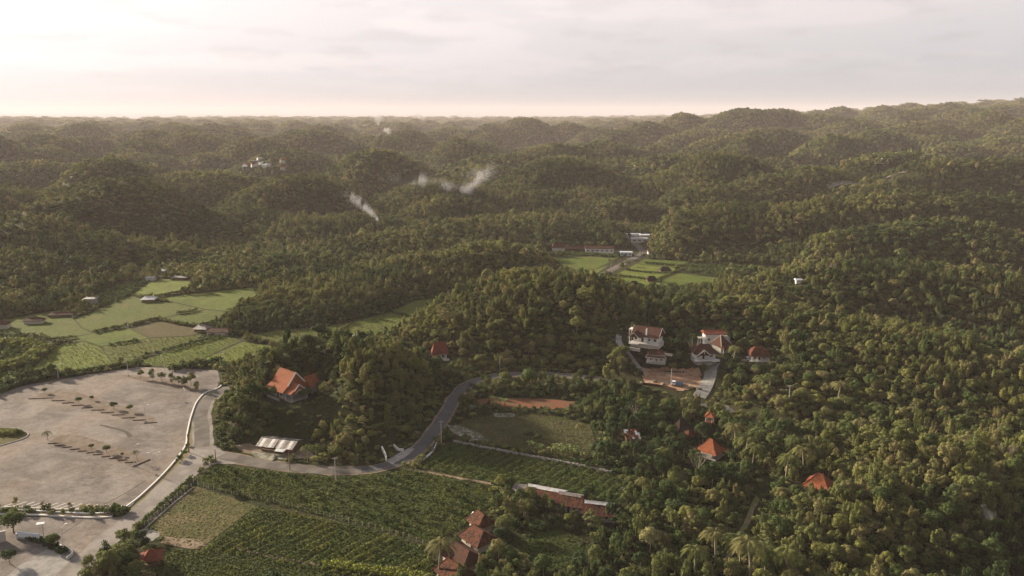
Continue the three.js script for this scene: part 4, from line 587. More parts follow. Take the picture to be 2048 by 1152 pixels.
// ================================================================ buildings
// a roof lofted over rectangles [half width, half depth, height]; hw equal on the last two rings gives gable ends; uv in metres along each slope
function roofG(rings, thick = 0.14, open = false) {
  const T = new Tri(), c = rings.map(([w, d, y]) => [[-w, y, d], [w, y, d], [w, y, -d], [-w, y, -d]]);
  for (let k = 1; k < c.length; k++) for (let i = 0; i < 4; i++) {
    const a = c[k - 1][i], b = c[k - 1][(i + 1) % 4], e = c[k][(i + 1) % 4], f = c[k][i], ax = i % 2 === 0 ? 0 : 2, run = Math.hypot(i % 2 === 0 ? Math.abs(a[2] - f[2]) : Math.abs(a[0] - f[0]), a[1] - f[1]);
    const uv = (q, t) => [q[ax], k * 3.7 + t * run];
    if (Math.hypot(b[0] - a[0], b[2] - a[2]) < 1e-4 && Math.hypot(e[0] - f[0], e[2] - f[2]) < 1e-4) continue;
    if (Math.hypot(e[0] - f[0], e[2] - f[2]) < 1e-4) T.tri(a, b, e, uv(a, 0), uv(b, 0), uv(e, 1)); else T.quad(a, b, e, f, uv(a, 0), uv(b, 0), uv(e, 1), uv(f, 1));
  }
  const lo = c[0].map(([x, y, z]) => [x, y - thick, z]);
  for (let i = 0; i < 4; i++) T.quad(lo[i], lo[(i + 1) % 4], c[0][(i + 1) % 4], c[0][i]);
  if (!open) T.quad(lo[3], lo[2], lo[1], lo[0]);
  return T.geo();
}
function capsG(rings, r, hips = true) { // ridge and hip caps
  const list = [], t = rings[rings.length - 1];
  if (t[0] > 0.05) list.push(rodG([-t[0], t[2], 0], [t[0], t[2], 0], r, r, 6));
  if (hips) for (let k = 1; k < rings.length; k++) for (const sx of [-1, 1]) for (const sz of [-1, 1]) { const a = rings[k - 1], b = rings[k]; if (Math.abs(a[0] - b[0]) < 0.05 && Math.abs(b[1]) < 0.05) continue; list.push(rodG([sx * a[0], a[2], sz * a[1]], [sx * b[0], b[2], sz * b[1]], r, r, 6)); }
  return list.length ? merged(list) : null;
}
const planeUV = (g) => { const p = g.attributes.position, u = g.attributes.uv; for (let i = 0; i < p.count; i++) u.setXY(i, p.getX(i) + p.getZ(i), p.getY(i)); return g; };
class House {
  constructor(name, label, x, y, z, rot, category = 'house', group) { this.o = thing(name, label, category, x, y, z, rad(rot), group); }
  wall(w, h, d, x = 0, y = 0, z = 0, m = M.white, name = 'wall') { return part(name, planeUV(boxG(w, h, d, x, y + h / 2, z)), m, this.o); }
  gableWall(w, d, h, x, y, z, m = M.white) { const T = new Tri(); T.tri([-w, 0, d], [w, 0, d], [0, h, d]); T.tri([w, 0, -d], [-w, 0, -d], [0, h, -d]); const g = T.geo(); g.translate(x, y, z); return part('gable', g, m, this.o); }
  roof(rings, x, y, z, m, rot = 0, cap = M.paint, capR = 0.13, hips = true) { const g = roofG(rings); const r = part('roof', g, m, this.o); r.position.set(x, y, z); r.rotation.y = rad(rot); const c = capR ? capsG(rings, capR, hips) : null; if (c) part('ridge_cap', c, cap, r); return r; }
  barge(w, h, x, y, z, rot, m = M.paint, th = 0.28) { const b = part('bargeboard', merged([-1, 1].map((s) => { const L = Math.hypot(w, h), g = boxG(L + 0.2, th, 0.12); g.rotateZ(s * Math.atan2(h, w) * -1); g.translate(s * w / 2, h / 2, 0); return g; })), m, this.o); b.position.set(x, y, z); b.rotation.y = rad(rot); return b; }
  window(w, h, x, y, z, rot = 0, n = 1) { const f = part('window', merged([boxG(w, 0.09, 0.1, 0, h / 2, 0), boxG(w, 0.09, 0.14, 0, -h / 2, 0.02), boxG(0.09, h - 0.1, 0.1, -w / 2 + 0.045, 0, 0), boxG(0.09, h - 0.1, 0.1, w / 2 - 0.045, 0, 0), ...Array.from({ length: n - 1 }, (_, i) => boxG(0.06, h - 0.1, 0.08, -w / 2 + w * (i + 1) / n, 0, 0))]), M.paint, this.o); f.position.set(x, y, z); f.rotation.y = rad(rot); part('pane', boxG(w - 0.12, h - 0.12, 0.04, 0, 0, -0.01), M.glass, f); return f; }
  door(w, h, x, y, z, rot = 0, m = M.darkWood) { const f = part('door', boxG(w, h, 0.08, 0, h / 2, 0), m, this.o); f.position.set(x, y, z); f.rotation.y = rad(rot); part('door_frame', merged([boxG(0.1, h + 0.1, 0.14, -w / 2 - 0.05, h / 2, 0), boxG(0.1, h + 0.1, 0.14, w / 2 + 0.05, h / 2, 0), boxG(w + 0.2, 0.1, 0.14, 0, h + 0.1, 0)]), M.paint, f); return f; }
  posts(list, h, r, m = M.paint, y = 0) { for (const [x, z] of list) part('post', cylG(r, r, h, x, y, z, 6), m, this.o); }
  rail(x0, z0, x1, z1, y, h = 0.9, m = M.paint) { const L = Math.hypot(x1 - x0, z1 - z0), n = Math.max(2, Math.round(L / 0.55)), g = [boxG(L, 0.12, 0.14, 0, h, 0), boxG(L, 0.1, 0.12, 0, 0.08, 0)]; for (let i = 0; i <= n; i++) g.push(boxG(0.13, h, 0.1, -L / 2 + L * i / n, h / 2 - 0.02, 0)); const b = part('balustrade', merged(g), m, this.o); b.position.set((x0 + x1) / 2, y, (z0 + z1) / 2); b.rotation.y = Math.atan2(-(z1 - z0), x1 - x0); return b; }
  add(name, g, m, label) { return part(name, g, m, this.o, label); }
}
{ // the orange-roofed house on the knoll
  const [x, z] = [-90.7,-301.1], h = new House('hill_house', 'house with steep bright orange tiled roof and white stepped bargeboards on the wooded knoll', x, 9, z - 3, -40);
  h.wall(10, 3.6, 10, 0, 0, 0, M.greyWall); h.roof([[5.9, 7, 0], [5.6, 3.6, 2.2], [5.6, 0, 6.6]], 0, 3.6, 0, M.tileOrange, 0, M.tileOrange, 0.14, false);
  h.gableWall(3.5, 0.05, 4.3, 0, 0, 0).position.set(0, 0, 0); const gw = h.o.children[h.o.children.length - 1]; gw.rotation.y = Math.PI / 2; gw.position.set(5.5, 5.8, 0); gw.name = 'gable';
  h.barge(3.9, 4.6, 5.72, 5.7, 0, 90, M.white, 0.5);
  h.roof([[2.4, 4.3, 0], [2.4, 2.2, 1.1], [2.4, 0, 3.2]], 7.4, 3.5, 1.6, M.tileOrange, 0, M.tileOrange, 0.1, false); h.barge(2.3, 2.2, 9.88, 4.5, 1.6, 90, M.white, 0.34); h.barge(2.2, 1.2, 9.86, 3.4, 1.6, 90, M.white, 0.2);
  h.posts([[9.3, 5], [9.3, -2], [6, 5.4]], 3.4, 0.14); h.wall(4, 0.5, 8, 7.4, -0.1, 1.6, M.greyWall, 'terrace');
  h.roof([[4.5, 4.5, 0], [4.2, 2.2, 1.2], [4.2, 0, 3.6]], 3.5, 3.2, -9.5, M.tileOrange, 90, M.tileOrange, 0.12, false); h.wall(7, 3.2, 6.5, 3.5, 0, -9.5, M.greyWall);
  h.window(1.6, 1.4, -2.2, 1.7, 5.06); h.window(1.6, 1.4, 2.2, 1.7, 5.06); h.door(1.2, 2.2, 0, 0.1, 5.06); h.rail(-5, 7.4, 4, 7.4, 0);
}
{ const [x, z] = [-84.1,-329.4], h = new House('annex_roof', 'small orange tiled roof peeping from the trees right of the hill house', x, 6.5, z, -20, 'house'); h.wall(5, 3, 4.5, 0, 0, 0, M.greyWall); h.roof([[3.2, 3, 0], [1.2, 0, 2.4]], 0, 3, 0, M.tileOrange, 0, M.tileOrange, 0.1); h.window(1.2, 1.1, 0, 1.6, 2.28); }
{ // the long metal-roofed shed
  const [x, z] = [-85.1,-267.2], h = new House('roadside_shed', 'long low shed with rusty corrugated metal roof and pale patched sheets by the road', x, 0, z - 3.5, -14, 'shed');
  const W = 7.4, nS = 12; // single sheets
  for (let i = 0; i < nS; i++) for (const [z0, y0, z1, y1, row] of [[4.6, 2.3, 0.2, 3.9, 0], [-4.0, 2.5, 0.2, 3.95, 1]]) { const xa = -W + 2 * W * i / nS, xb = -W + 2 * W * (i + 1) / nS + 0.06, lift = 0.02 * ((i * 7 + row) % 3), over = 0.35 * hash2(i, row, 3), S = new Tri(), a = [xa, y0 + lift, z0 + (row ? -over : over)], b = [xb, y0 + lift, z0 + (row ? -over : over)], c = [xb, y1 + lift, z1], d = [xa, y1 + lift, z1]; if (row) S.quad(b, a, d, c, [0, 0], [1.3, 0], [1.3, 4.5], [0, 4.5]); else S.quad(a, b, c, d, [0, 0], [1.3, 0], [1.3, 4.5], [0, 4.5]); const pale = row === 0 ? [1, 4, 7, 10].includes(i) : i % 4 === 2; part('roof_sheet', S.geo(), pale ? M.zincPale : M.zincOld, h.o); }
  h.add('porch_roof', (() => { const S = new Tri(); S.quad([1.2, 1.95, 6.6], [5.0, 1.95, 6.6], [5.0, 2.35, 4.4], [1.2, 2.35, 4.4]); return S.geo(); })(), M.zincPale);
  h.wall(13, 2.2, 5.4, 0, 0, -0.6, M.wood); h.posts([[-6.8, 4.2], [-3.4, 4.2], [0, 4.2], [1.4, 6.3], [4.8, 6.3], [6.8, 4.2]], 2.25, 0.08, M.wood); h.add('ridge_cap', rodG([-7.4, 3.99, 0.2], [7.4, 3.99, 0.2], 0.12), M.zincOld);
  h.add('counter', boxG(8, 0.9, 0.5, -1.5, 0.45, 3.6), M.wood); h.window(1.4, 1, -4.2, 1.3, 2.14); h.door(1.1, 1.9, 2.6, 0, 2.14);
}
{ const [x, z] = [-79.7,-392.3], h = new House('white_roofed_hut', 'small hut with pale blue-white metal roof behind the wooded knoll', x, 5.0, z, -18, 'hut'); h.wall(5, 2.6, 3.4, 0, 0, 0, M.greyWall); h.roof([[3.3, 2.4, 0], [3.3, 0, 1.3]], 0, 2.6, 0, M.zincWhite, 0, M.zincWhite, 0.08, false); h.window(1, 0.9, -1, 1.4, 1.73); h.door(0.9, 1.9, 1, 0, 1.73); }
{ // the steep red roofed house with arches
  const [x, z] = [-35.4,-371.7], h = new House('red_roofed_chalet', 'small house with steep dark red roof over white arched porch by the central hill', x, 3, z, 8);
  h.wall(6.5, 3, 5, 0, 0, 0, M.cream); h.roof([[4.2, 3.6, 0], [3.3, 1.9, 2.6], [2.7, 0, 5.2]], 0, 3, -0.3, M.tileRed, 0, M.tileRed, 0.13); h.wall(2.8, 2.4, 0.3, -2.6, 0.2, 4.2, M.cream, 'porch_front'); h.add('porch_opening', boxG(1.5, 1.7, 0.06, -2.6, 1.1, 4.37), M.glass); h.add('porch_roof', boxG(3.4, 0.22, 3.0, -2.6, 2.75, 3.2), M.tileRed); h.wall(5, 1.1, 0.4, 1.8, -0.2, 4.6, M.white, 'terrace_wall'); h.wall(2.4, 1.0, 0.4, 3.2, -1.2, 5.8, M.white, 'terrace_wall'); h.window(1.3, 1.3, 1.4, 1.7, 2.56); h.door(1, 2.1, -0.6, 0, 2.56);
}
{ // the gabled white house
  const [x, z] = [64.8,-363.8], h = new House('gabled_white_house', 'two-level white house with brown gable roof and long balcony on the hillside', x, 12, z, -27);
  h.wall(12, 3.2, 8, 0, 2.0, -1, M.white); h.wall(13.5, 2.2, 9.5, 0, -0.4, -0.4, M.cream, 'basement'); h.roof([[6.9, 5.4, 0], [6.9, 0, 3.9]], 0, 5.1, -1, M.tileBrown, 0, M.tileBrown, 0.13, false);
  for (const s of [-1, 1]) { const T = new Tri(); if (s > 0) T.tri([6.1, 5.1, 4 - 1], [6.1, 5.1, -4 - 1], [6.1, 8.1, -1]); else T.tri([-6.1, 5.1, -5], [-6.1, 5.1, 3], [-6.1, 8.1, -1]); h.add('gable', T.geo(), M.white); h.barge(5.4, 3.9, s * 6.95, 5.02, -1, 90, M.white, 0.3); }
  h.roof([[2.6, 3.4, 0], [2.6, 0, 2.2]], -4.6, 5.0, 3.6, M.tileBrown, 90, M.tileBrown, 0.1, false); h.barge(2.6, 2.2, -4.6, 4.95, 7.02, 0, M.cream, 0.34); h.posts([[-6.6, 6.6], [-2.6, 6.6], [0, 4.3], [3, 4.3], [6.3, 4.3]], 3.1, 0.16, M.white, 1.9); h.wall(14, 0.25, 3.2, 0, 1.7, 4.0, M.white, 'balcony'); h.rail(-2.4, 5.4, 6.9, 5.4, 1.9); h.rail(-6.8, 6.9, -2.4, 6.9, 1.9); h.wall(4.6, 0.25, 2.4, -4.6, 1.68, 6.2, M.white, 'balcony');
  h.wall(4.2, 0.2, 4.2, -7.6, 6.3, -3, M.white, 'flat_roof'); h.posts([[-9.4, -1.2], [-9.4, -4.8]], 6.3, 0.14, M.white); h.add('flue_pipe', cylG(0.34, 0.34, 3.4, 0.6, 5.6, 3.2, 10), M.zincWhite); h.wall(1.6, 3.4, 1.2, 0.4, 1.9, 3.4, M.zincWhite, 'flue_housing');
  h.window(1.5, 1.3, 2.2, 3.6, 3.04, 0, 2); h.window(1.5, 1.3, 4.7, 3.6, 3.04, 0, 2); h.door(1.1, 2.2, -1.4, 2.05, 3.04); h.window(1.4, 1.2, -4.6, 3.6, 3.04, 0, 2); h.wall(5.2, 1.5, 0.4, -3.4, -1.2, 8.2, M.cream, 'retaining_wall'); h.wall(9, 1.2, 0.4, 9.5, -2.2, 5.5, M.cream, 'retaining_wall');
}
{ const [x, z] = [68.2,-355.9], h = new House('porch_house', 'low house with brown hipped roof in two tiers and pale arcaded porch', x, 6, z, -17);
  h.wall(9, 2.8, 6, 0, 0.9, -0.6, M.white); h.wall(10.2, 1.0, 8, 0, 0, 0.2, M.greyWall, 'plinth'); h.roof([[5.6, 4.6, 0], [4.7, 3.1, 1.0]], 0, 3.6, 0, M.tileBrown, 0, M.paint, 0.1, true); h.roof([[4.75, 3.15, 0], [2.4, 0, 2.4]], 0, 4.75, 0, M.tileBrown, 0, M.tileBrown, 0.13); h.add('white_gutter', merged([boxG(9.6, 0.16, 0.1, 0, 4.72, 3.2), boxG(11.3, 0.16, 0.1, 0, 3.56, 4.66)]), M.paint); h.posts([[-4.6, 3.7], [-2.3, 3.7], [0, 3.7], [2.3, 3.7], [4.6, 3.7]], 2.6, 0.15, M.white, 1.0); h.rail(-4.6, 3.8, 4.6, 3.8, 1.0, 0.8); h.window(1.6, 1.3, -2.6, 2.4, 2.46, 0, 2); h.window(1.6, 1.3, 2.6, 2.4, 2.46, 0, 2); h.door(1.1, 2.1, 0, 1.02, 2.46); }
{ const [x, z] = [89.8,-352.8], h = new House('gable_fronted_house', 'brown-roofed house with white V-shaped gable trim above a grey carport', x, 7, z, 4);
  h.wall(10, 3, 6.5, 0, 2.2, -1.5, M.white); h.wall(11, 2.3, 8, 0, -0.1, -1, M.greyWall, 'ground_floor'); h.roof([[6.2, 4.8, 0], [2.6, 0, 3.8]], 0, 5.2, -1.5, M.tileBrown, 0, M.tileBrown, 0.13); h.roof([[2.6, 3.4, 0], [2.6, 0, 2.7]], -1.6, 5.0, 2.2, M.tileBrown, 90, M.tileBrown, 0.1, false); h.barge(3.4, 2.7, -1.6, 4.95, 4.86, 0, M.white, 0.4); h.gableWall(2.6, 0.04, 1.9, -1.6, 5.0, 4.4, M.wood); h.add('king_post', boxG(0.2, 1.8, 0.14, -1.6, 6.6, 4.88), M.white); h.posts([[-4, 4.4], [0.8, 4.4], [4.6, 3]], 2.8, 0.17, M.white, 2.2); h.wall(12.5, 0.4, 3.4, 0, 1.9, 4.2, M.white, 'balcony'); h.wall(8, 1.2, 0.25, -2, 0.8, 7.4, M.greyWall, 'carport_front'); h.wall(9, 0.16, 4, -2.4, 2.1, 6.0, M.zincOld, 'carport_roof'); h.rail(1.5, 5.9, 6.2, 5.9, 2.3); h.window(1.6, 1.3, 3, 3.8, 1.78, 0, 2); h.window(1.6, 1.3, -3.4, 3.8, 1.78, 0, 2); h.door(1.1, 2.2, -1, 2.3, 1.78); }
{ const [x, z] = [98.2,-372.2], h = new House('tall_white_block', 'tall white block with flat red-orange tiled roof edge behind the gable-fronted house', x, 8.5, z, 2); h.wall(8.5, 7.2, 5, 0, 0, 0, M.white); h.roof([[5.4, 3.6, 0], [5.2, 0, 1.5]], 0.6, 7.2, -0.6, M.tileRed, 0, M.tileRed, 0.12, false); h.window(1.3, 1.1, -2.4, 4.6, 2.56, 0, 2); h.window(1.3, 1.1, 2, 4.6, 2.56, 0, 2); h.wall(4, 5.2, 5, 6.1, 0, -0.3, M.greyWall, 'side_wing'); }
{ const [x, z] = [100.3,-363.8], h = new House('twin_gable_house', 'narrow house with pointed brown tiled roof right of the gable-fronted house', x, 8, z, 30); h.wall(5.5, 5, 6, 0, -0.5, 0, M.greyWall); h.roof([[3.6, 3.9, 0], [0.5, 0, 4.4]], 0, 4.5, 0, M.tileBrown, 0, M.cream, 0.13); h.roof([[2.8, 2.0, 0], [1.6, 0, 1.6]], -0.6, 3.9, 3.6, M.tileOld, 0, M.tileBrown, 0.1); h.window(1.2, 1.2, 0, 2.6, 3.06, 0, 2); h.posts([[-3, 4.8], [1.8, 4.8]], 4.2, 0.12, M.white, -0.4); }
{ const [x, z] = [115.2,-353.5], h = new House('hipped_villa', 'villa with broad mottled orange-brown hipped roof and white terrace balustrade', x, 8, z, -3); h.wall(8, 2.8, 6.4, 0, 0.4, -0.5, M.cream); h.roof([[5.5, 4.9, 0], [4.9, 3.6, 1.8], [2.1, 0, 4.4]], 0, 3.2, -0.4, M.tileOld, 0, M.tileOrange, 0.15); h.wall(11.5, 0.4, 10, -0.3, 0, 0.4, M.greyWall, 'terrace'); h.rail(-6.2, 5.3, 5.4, 5.3, 0.4); h.rail(5.4, 5.3, 5.4, 0, 0.4); h.rail(-10.5, 4.2, -6.2, 5.3, 0.4); h.posts([[-4.6, 4.2], [-1.6, 4.2], [1.6, 4.2], [4.6, 4.2]], 2.9, 0.16, M.white, 0.4); h.window(1.7, 1.4, -2.4, 1.9, 2.76, 0, 2); h.window(1.7, 1.4, 2.4, 1.9, 2.76, 0, 2); h.door(1.1, 2.1, 0, 0.42, 2.76); h.add('ground_tank', cylG(0.6, 0.6, 1.2, -5.6, 0.4, -1), M.zincWhite); }
{ const [x, z] = [112.9,-313.2], h = new House('hidden_roof_house', 'half-hidden long house with dark brown tiled roof under the trees', x, 3, z, -12); h.wall(11, 2.6, 6, 0, 0, 0, M.greyWall); h.roof([[6.6, 4.4, 0], [4.6, 0, 2.6]], 0, 2.6, 0, M.tileBrown, 0, M.tileBrown, 0.12); h.window(1.4, 1.2, -3, 1.5, 3.06, 0, 2); h.window(1.4, 1.2, 3, 1.5, 3.06, 0, 2); h.door(1, 2, 0, 0, 3.06); }
// pavilions below the road
{ const [x, z] = [71.5,-265.1], h = new House('orange_pavilion', 'open pavilion with peaked bright orange tiled roof among palms', x, 0, z, -42, 'pavilion'); h.roof([[6.0, 5.4, 0], [3.4, 3.0, 2.0], [0.9, 0, 5.6]], 0, 3.0, 0, M.tileOrange, 0, M.tileRed, 0.12); h.posts([[-5, -4.4], [-5, 4.4], [5, -4.4], [5, 4.4], [0, 4.4], [0, -4.4], [-2.4, -2], [2.4, 2], [-2.4, 2], [2.4, -2]], 3.0, 0.14, M.wood); h.wall(11, 0.3, 10, 0, 0, 0, M.greyWall, 'floor'); }
{ const [x, z] = [76.5,-287.2], h = new House('orange_kiosk', 'tiny square kiosk with orange pyramid roof behind the orange pavilion', x, 0, z, -28, 'kiosk'); h.roof([[1.9, 1.9, 0], [1.2, 1.2, 0.5], [0, 0, 1.7]], 0, 6.2, 0, M.tileOrange, 0, M.tileOrange, 0.1); h.posts([[-1.2, -1.2], [1.2, -1.2], [-1.2, 1.2], [1.2, 1.2]], 2.2, 0.11, M.paint, 4.0); h.wall(3.4, 4.0, 3.4, 0, 0, 0, M.tileOld, 'base'); }
{ const [x, z] = [64.8,-283.2], h = new House('thatched_hall', 'dark weathered hall with tall peaked brown roof left of the orange kiosk', x, 0, z, 24, 'hall'); h.roof([[4.2, 3.7, 0], [2.2, 1.8, 1.3], [0.7, 0, 4.4]], 0, 2.6, 0, M.thatch, 0, M.thatch, 0.12); h.roof([[2.6, 2.2, 0], [1.0, 0, 1.8]], 0.5, 2.5, 5.2, M.tileOld, 0, M.tileOld, 0.1); h.posts([[-4.4, 3.8], [4.4, 3.8], [-4.4, -3.8], [4.4, -3.8], [0, 3.8]], 2.8, 0.14, M.wood); h.wall(7, 2.6, 5.6, 0, 0, -0.4, M.wood); h.door(1.2, 2.1, 0, 0, 2.46); }
{ const [x, z] = [45,-276.6], h = new House('broken_tile_roof', 'small shelter with broken sagging tile roof patched white and orange', x, 0, z, 6, 'shelter'); for (let i = 0; i < 7; i++) for (let j = 0; j < 5; j++) { if (hash2(i, j, 71) < 0.14) continue; const T = new Tri(), xa = -2.8 + i * 0.8, za = 2.4 - j * 0.95, y = (q) => 2.2 + (2.4 - q) * 0.42, l = 0.05 * hash2(i, j, 72); T.quad([xa, y(za) + l, za], [xa + 0.82, y(za) + l, za], [xa + 0.82, y(za - 0.97) + l, za - 0.97], [xa, y(za - 0.97) + l, za - 0.97]); part('roof_panel', T.geo(), hash2(i, j, 73) < 0.34 ? M.zincPale : hash2(i, j, 74) < 0.5 ? M.tileOrange : M.tileOld, h.o); } h.posts([[-2.6, 2.2], [2.6, 2.2]], 2.15, 0.09, M.wood); h.posts([[-2.6, -2.1], [2.6, -2.1]], 4.0, 0.09, M.wood); h.wall(4.6, 1.9, 3.6, 0, 0, -0.2, M.wood); }
{ const [x, z] = [98.8,-233.9], h = new House('orange_corner_house', 'house with bright orange hipped roof half covered by the near hill trees', x, 1.5, z, -38); h.wall(7, 3, 6.5, 0, 0, 0, M.wood); h.roof([[5.2, 4.8, 0], [3.6, 3.2, 1.2], [0.9, 0, 4.6]], 0, 3, 0, M.tileOrange, 0, M.tileRed, 0.13); h.posts([[-4.2, 4], [4.2, 4], [-4.2, -4]], 3, 0.13, M.wood); h.window(1.4, 1.2, -1.6, 1.7, 3.3, 0, 2); }
{ const [x, z] = [-98.3,-194.4], h = new House('red_roofed_kiosk', 'roadside kiosk with pointed coral red tiled roof at the lower left', x, 0, z, 20, 'kiosk'); h.roof([[3.0, 2.9, 0], [1.7, 1.6, 0.7], [0.5, 0, 2.1]], 0, 2.4, 0, M.tileRed, 0, M.tileOrange, 0.09); h.posts([[-2.2, -2.1], [2.2, -2.1], [-2.2, 2.1], [2.2, 2.1]], 2.4, 0.09, M.wood); h.wall(4, 0.9, 3.8, 0, 0, 0, M.wood, 'counter'); h.wall(1.4, 1.9, 1.6, -1.6, 0.9, -1.4, M.white, 'wall'); }
// the row of farm roofs at the bottom
[[[11.3,-229.7], -22, 7.2, 4.6, 'farm house with mottled orange tiled roof and pale metal ridge, first of the row', 1], [[18.4,-225.8], -20, 4.6, 3.8, 'farm house with grey patched ridge, second of the row of farm roofs', 2], [[26.9,-220.1], -14, 5.6, 3.8, 'farm house with pale metal ridge, last of the row of farm roofs', 1]].forEach(([[x, z], rot, w, d, label, k]) => {
  const h = new House('farm_house', label, x, 0, z, rot, 'house', 'row of farm houses'); h.wall(2 * w - 1.6, 2.4, 2 * d - 2, 0, 0, 0, M.greyWall); h.roof([[w, d, 0], [w - 0.6, 0, 2.6]], 0, 2.4, 0, M.tileOld, 0, M.zincPale, 0.16, false); const T = new Tri(), y = (q) => 2.45 + 2.6 * (d - Math.abs(q)) / d; T.quad([-w + 0.8, y(d * 0.34) + 0.06, -d * 0.34 - 0.3], [-w + 0.8, y(0) + 0.1, 0], [w - 1.2, y(0) + 0.1, 0], [w - 1.2, y(d * 0.34) + 0.06, -d * 0.34 - 0.3]); T.quad([-w + 0.8, y(0) + 0.1, 0], [-w + 0.8, y(d * 0.24) + 0.08, d * 0.24], [w - 1.2, y(d * 0.24) + 0.08, d * 0.24], [w - 1.2, y(0) + 0.1, 0]); h.add('metal_ridge', T.geo(), k === 1 ? M.zincPale : M.zincOld); h.window(1, 0.9, -w * 0.4, 1.4, d - 0.94); h.window(1, 0.9, w * 0.4, 1.4, d - 0.94); h.door(0.9, 1.9, 0, 0, d - 0.94); });
{ const [x, z] = [3.4,-233.7], h = new House('wooden_frame_shed', 'dark open shed with pale slatted front beside the farm roofs', x, 0, z, -20, 'shed'); h.wall(4.5, 2.6, 3.5, 0, 0, -0.6, M.darkWood); h.roof([[3, 2.8, 0], [3, 0, 1.0]], 0, 2.6, -0.3, M.zincOld, 0, M.zincOld, 0.07, false); for (let i = 0; i < 7; i++) part('slat', boxG(0.12, 2.1, 0.06, -1.5 + i * 0.45, 1.1, 1.5), M.zincPale, h.o); h.add('top_rail', boxG(3.1, 0.12, 0.1, -0.15, 2.2, 1.5), M.zincPale); }
[[[-9.2,-213], -58, 3.6, 3.2, 'small farm hut with orange tiles and white framed skylight by the crop field', 'tileOld', true], [[-9.6,-204.1], -50, 4.6, 4.0, 'farm roof of dark scorched tiles below the skylight hut', 'tileOld', false], [[-13.5,-194.4], -50, 5.6, 4.2, 'farm roof of brown tiles with pale canopy at its left, near the big palm', 'tileBrown', false], [[-15.3,-186.8], -45, 4.6, 3.6, 'red-brown tiled farm roof at the bottom edge', 'tileOld', false]].forEach(([[x, z], rot, w, d, label, m, sky], i) => {
  const h = new House('farm_hut', label, x, 0, z, rot); h.wall(2 * w - 1.6, 2.5, 2 * d - 1.8, 0, 0, 0, M.cream); h.roof([[w, d, 0], [w * 0.55, 0, 2.9]], 0, 2.5, 0, M[m], 0, M[m], 0.13); h.window(1, 0.9, -w * 0.3, 1.4, d - 0.84); h.door(0.9, 1.9, w * 0.25, 0, d - 0.84); if (sky) { const s = h.add('skylight', merged([boxG(3, 0.1, 0.5, 0, 0, 1.2), boxG(3, 0.1, 0.5, 0, 0, -1.2), boxG(0.5, 0.1, 1.9, -1.25, 0, 0), boxG(0.5, 0.1, 1.9, 1.25, 0, 0)]), M.zincPale); s.position.set(-w * 0.62, 3.2, 1.6); s.rotation.set(0.7, 0, 0); } if (i === 2) h.add('canopy', boxG(2.6, 0.1, 2.0, -w - 0.8, 2.2, 1.2), M.zincPale); });
// ---------------------------------------------------------------- far buildings
function farHouse(name, label, [x, z], rot, w, d, hgt, rh, wm, rm, group, wins = 0) { const h = new House(name, label, x, height(x, z), z, rot, 'house', group); h.wall(w, hgt, d, 0, -0.2, 0, wm); h.roof(rh > 0.9 ? [[w / 2 + 0.7, d / 2 + 0.8, 0], [w / 2 - (wins ? 0.2 : 1.4), 0, rh]] : [[w / 2 + 0.5, d / 2 + 0.5, 0], [w / 2 + 0.4, 0, rh]], 0, hgt - 0.2, 0, rm, 0, rm, 0.1, false); for (let i = 0; i < wins; i++) h.window(w / wins * 0.55, 1.1, -w / 2 + w * (i + 0.5) / wins, hgt * 0.5, d / 2 + 0.06, 0, 3); return h; }
farHouse('school_building', 'long white building with row of dark windows and maroon roof by the far road', [78,-693.1], -4, 25, 7, 4.4, 2.0, M.white, M.tileBrown, null, 6);
farHouse('school_annex', 'small white flat-roofed building left of the far road', [99.4,-677.8], -6, 10, 6, 3.6, 0.5, M.zincWhite, M.zincWhite, null, 3);
farHouse('long_dark_roof', 'long maroon-roofed building left of the long white building', [56.8,-701], -3, 18, 7, 2.6, 2.6, M.darkWood, M.tileBrown);
farHouse('hipped_dark_roof', 'maroon hipped roof house at the left end of the far row', [42.7,-706.4], 2, 12, 8, 3, 4, M.white, M.tileBrown);
farHouse('pink_house', 'small pinkish house with brown roof right of the far road', [124.3,-675.3], 3, 13, 5, 2.8, 1.4, M.cream, M.tileBrown, null, 2);
farHouse('white_roof_house', 'white-roofed house at the far road end, leftmost of three', [120,-775,4.4].slice(0, 2), 4, 14, 7, 5, 0.5, M.zincWhite, M.zincWhite);
farHouse('white_roof_house', 'white house with dark window openings, lowest of the three at the far road end', [122,-750,4.8].slice(0, 2), 2, 15, 7, 4.4, 0.6, M.white, M.zincPale, null, 3);
farHouse('pink_roof_house', 'pale pink flat-roofed house at the far road end, rightmost of three', [132.8,-769,4.3].slice(0, 2), -2, 14, 8, 5, 0.5, M.cream, M.zincWhite);
farHouse('hillside_hut', 'tiny white hut at the edge of the far right terraces', [178,-480,22.1].slice(0, 2), 0, 3.4, 3, 2.6, 0.7, M.white, M.zincWhite);
farHouse('field_hut', 'pale metal-roofed hut in the top field of the left valley', [-238.4,-504.5], 8, 8, 6, 2.2, 1.6, M.wood, M.zincPale);
farHouse('field_hut', 'white-walled hut with grey roof at the foot of the left hills', [-273.8,-497.4], 12, 7, 5, 3.4, 1.4, M.white, M.zincPale);
farHouse('field_hut', 'grey hut roof just above the white-walled hut at the left', [-272.1,-496], 5, 7, 4.5, 4.5, 1.0, M.greyWall, M.zincOld);
farHouse('field_hut', 'low thatched hut at the corner of the brown fallow field', [-175.8,-432.1], -6, 7, 5, 2.0, 2.0, M.wood, M.zincOld);
farHouse('field_house', 'brown-tiled house with white end wall below the wooded ridge', [-163.6,-425.8], -4, 12, 6, 2.2, 1.6, M.cream, M.tileBrown);
farHouse('field_hut', 'tiny pale hut among the terraces at the top of the left valley', [-268.2,-573.5], 0, 6, 4, 2.4, 1, M.white, M.zincPale);
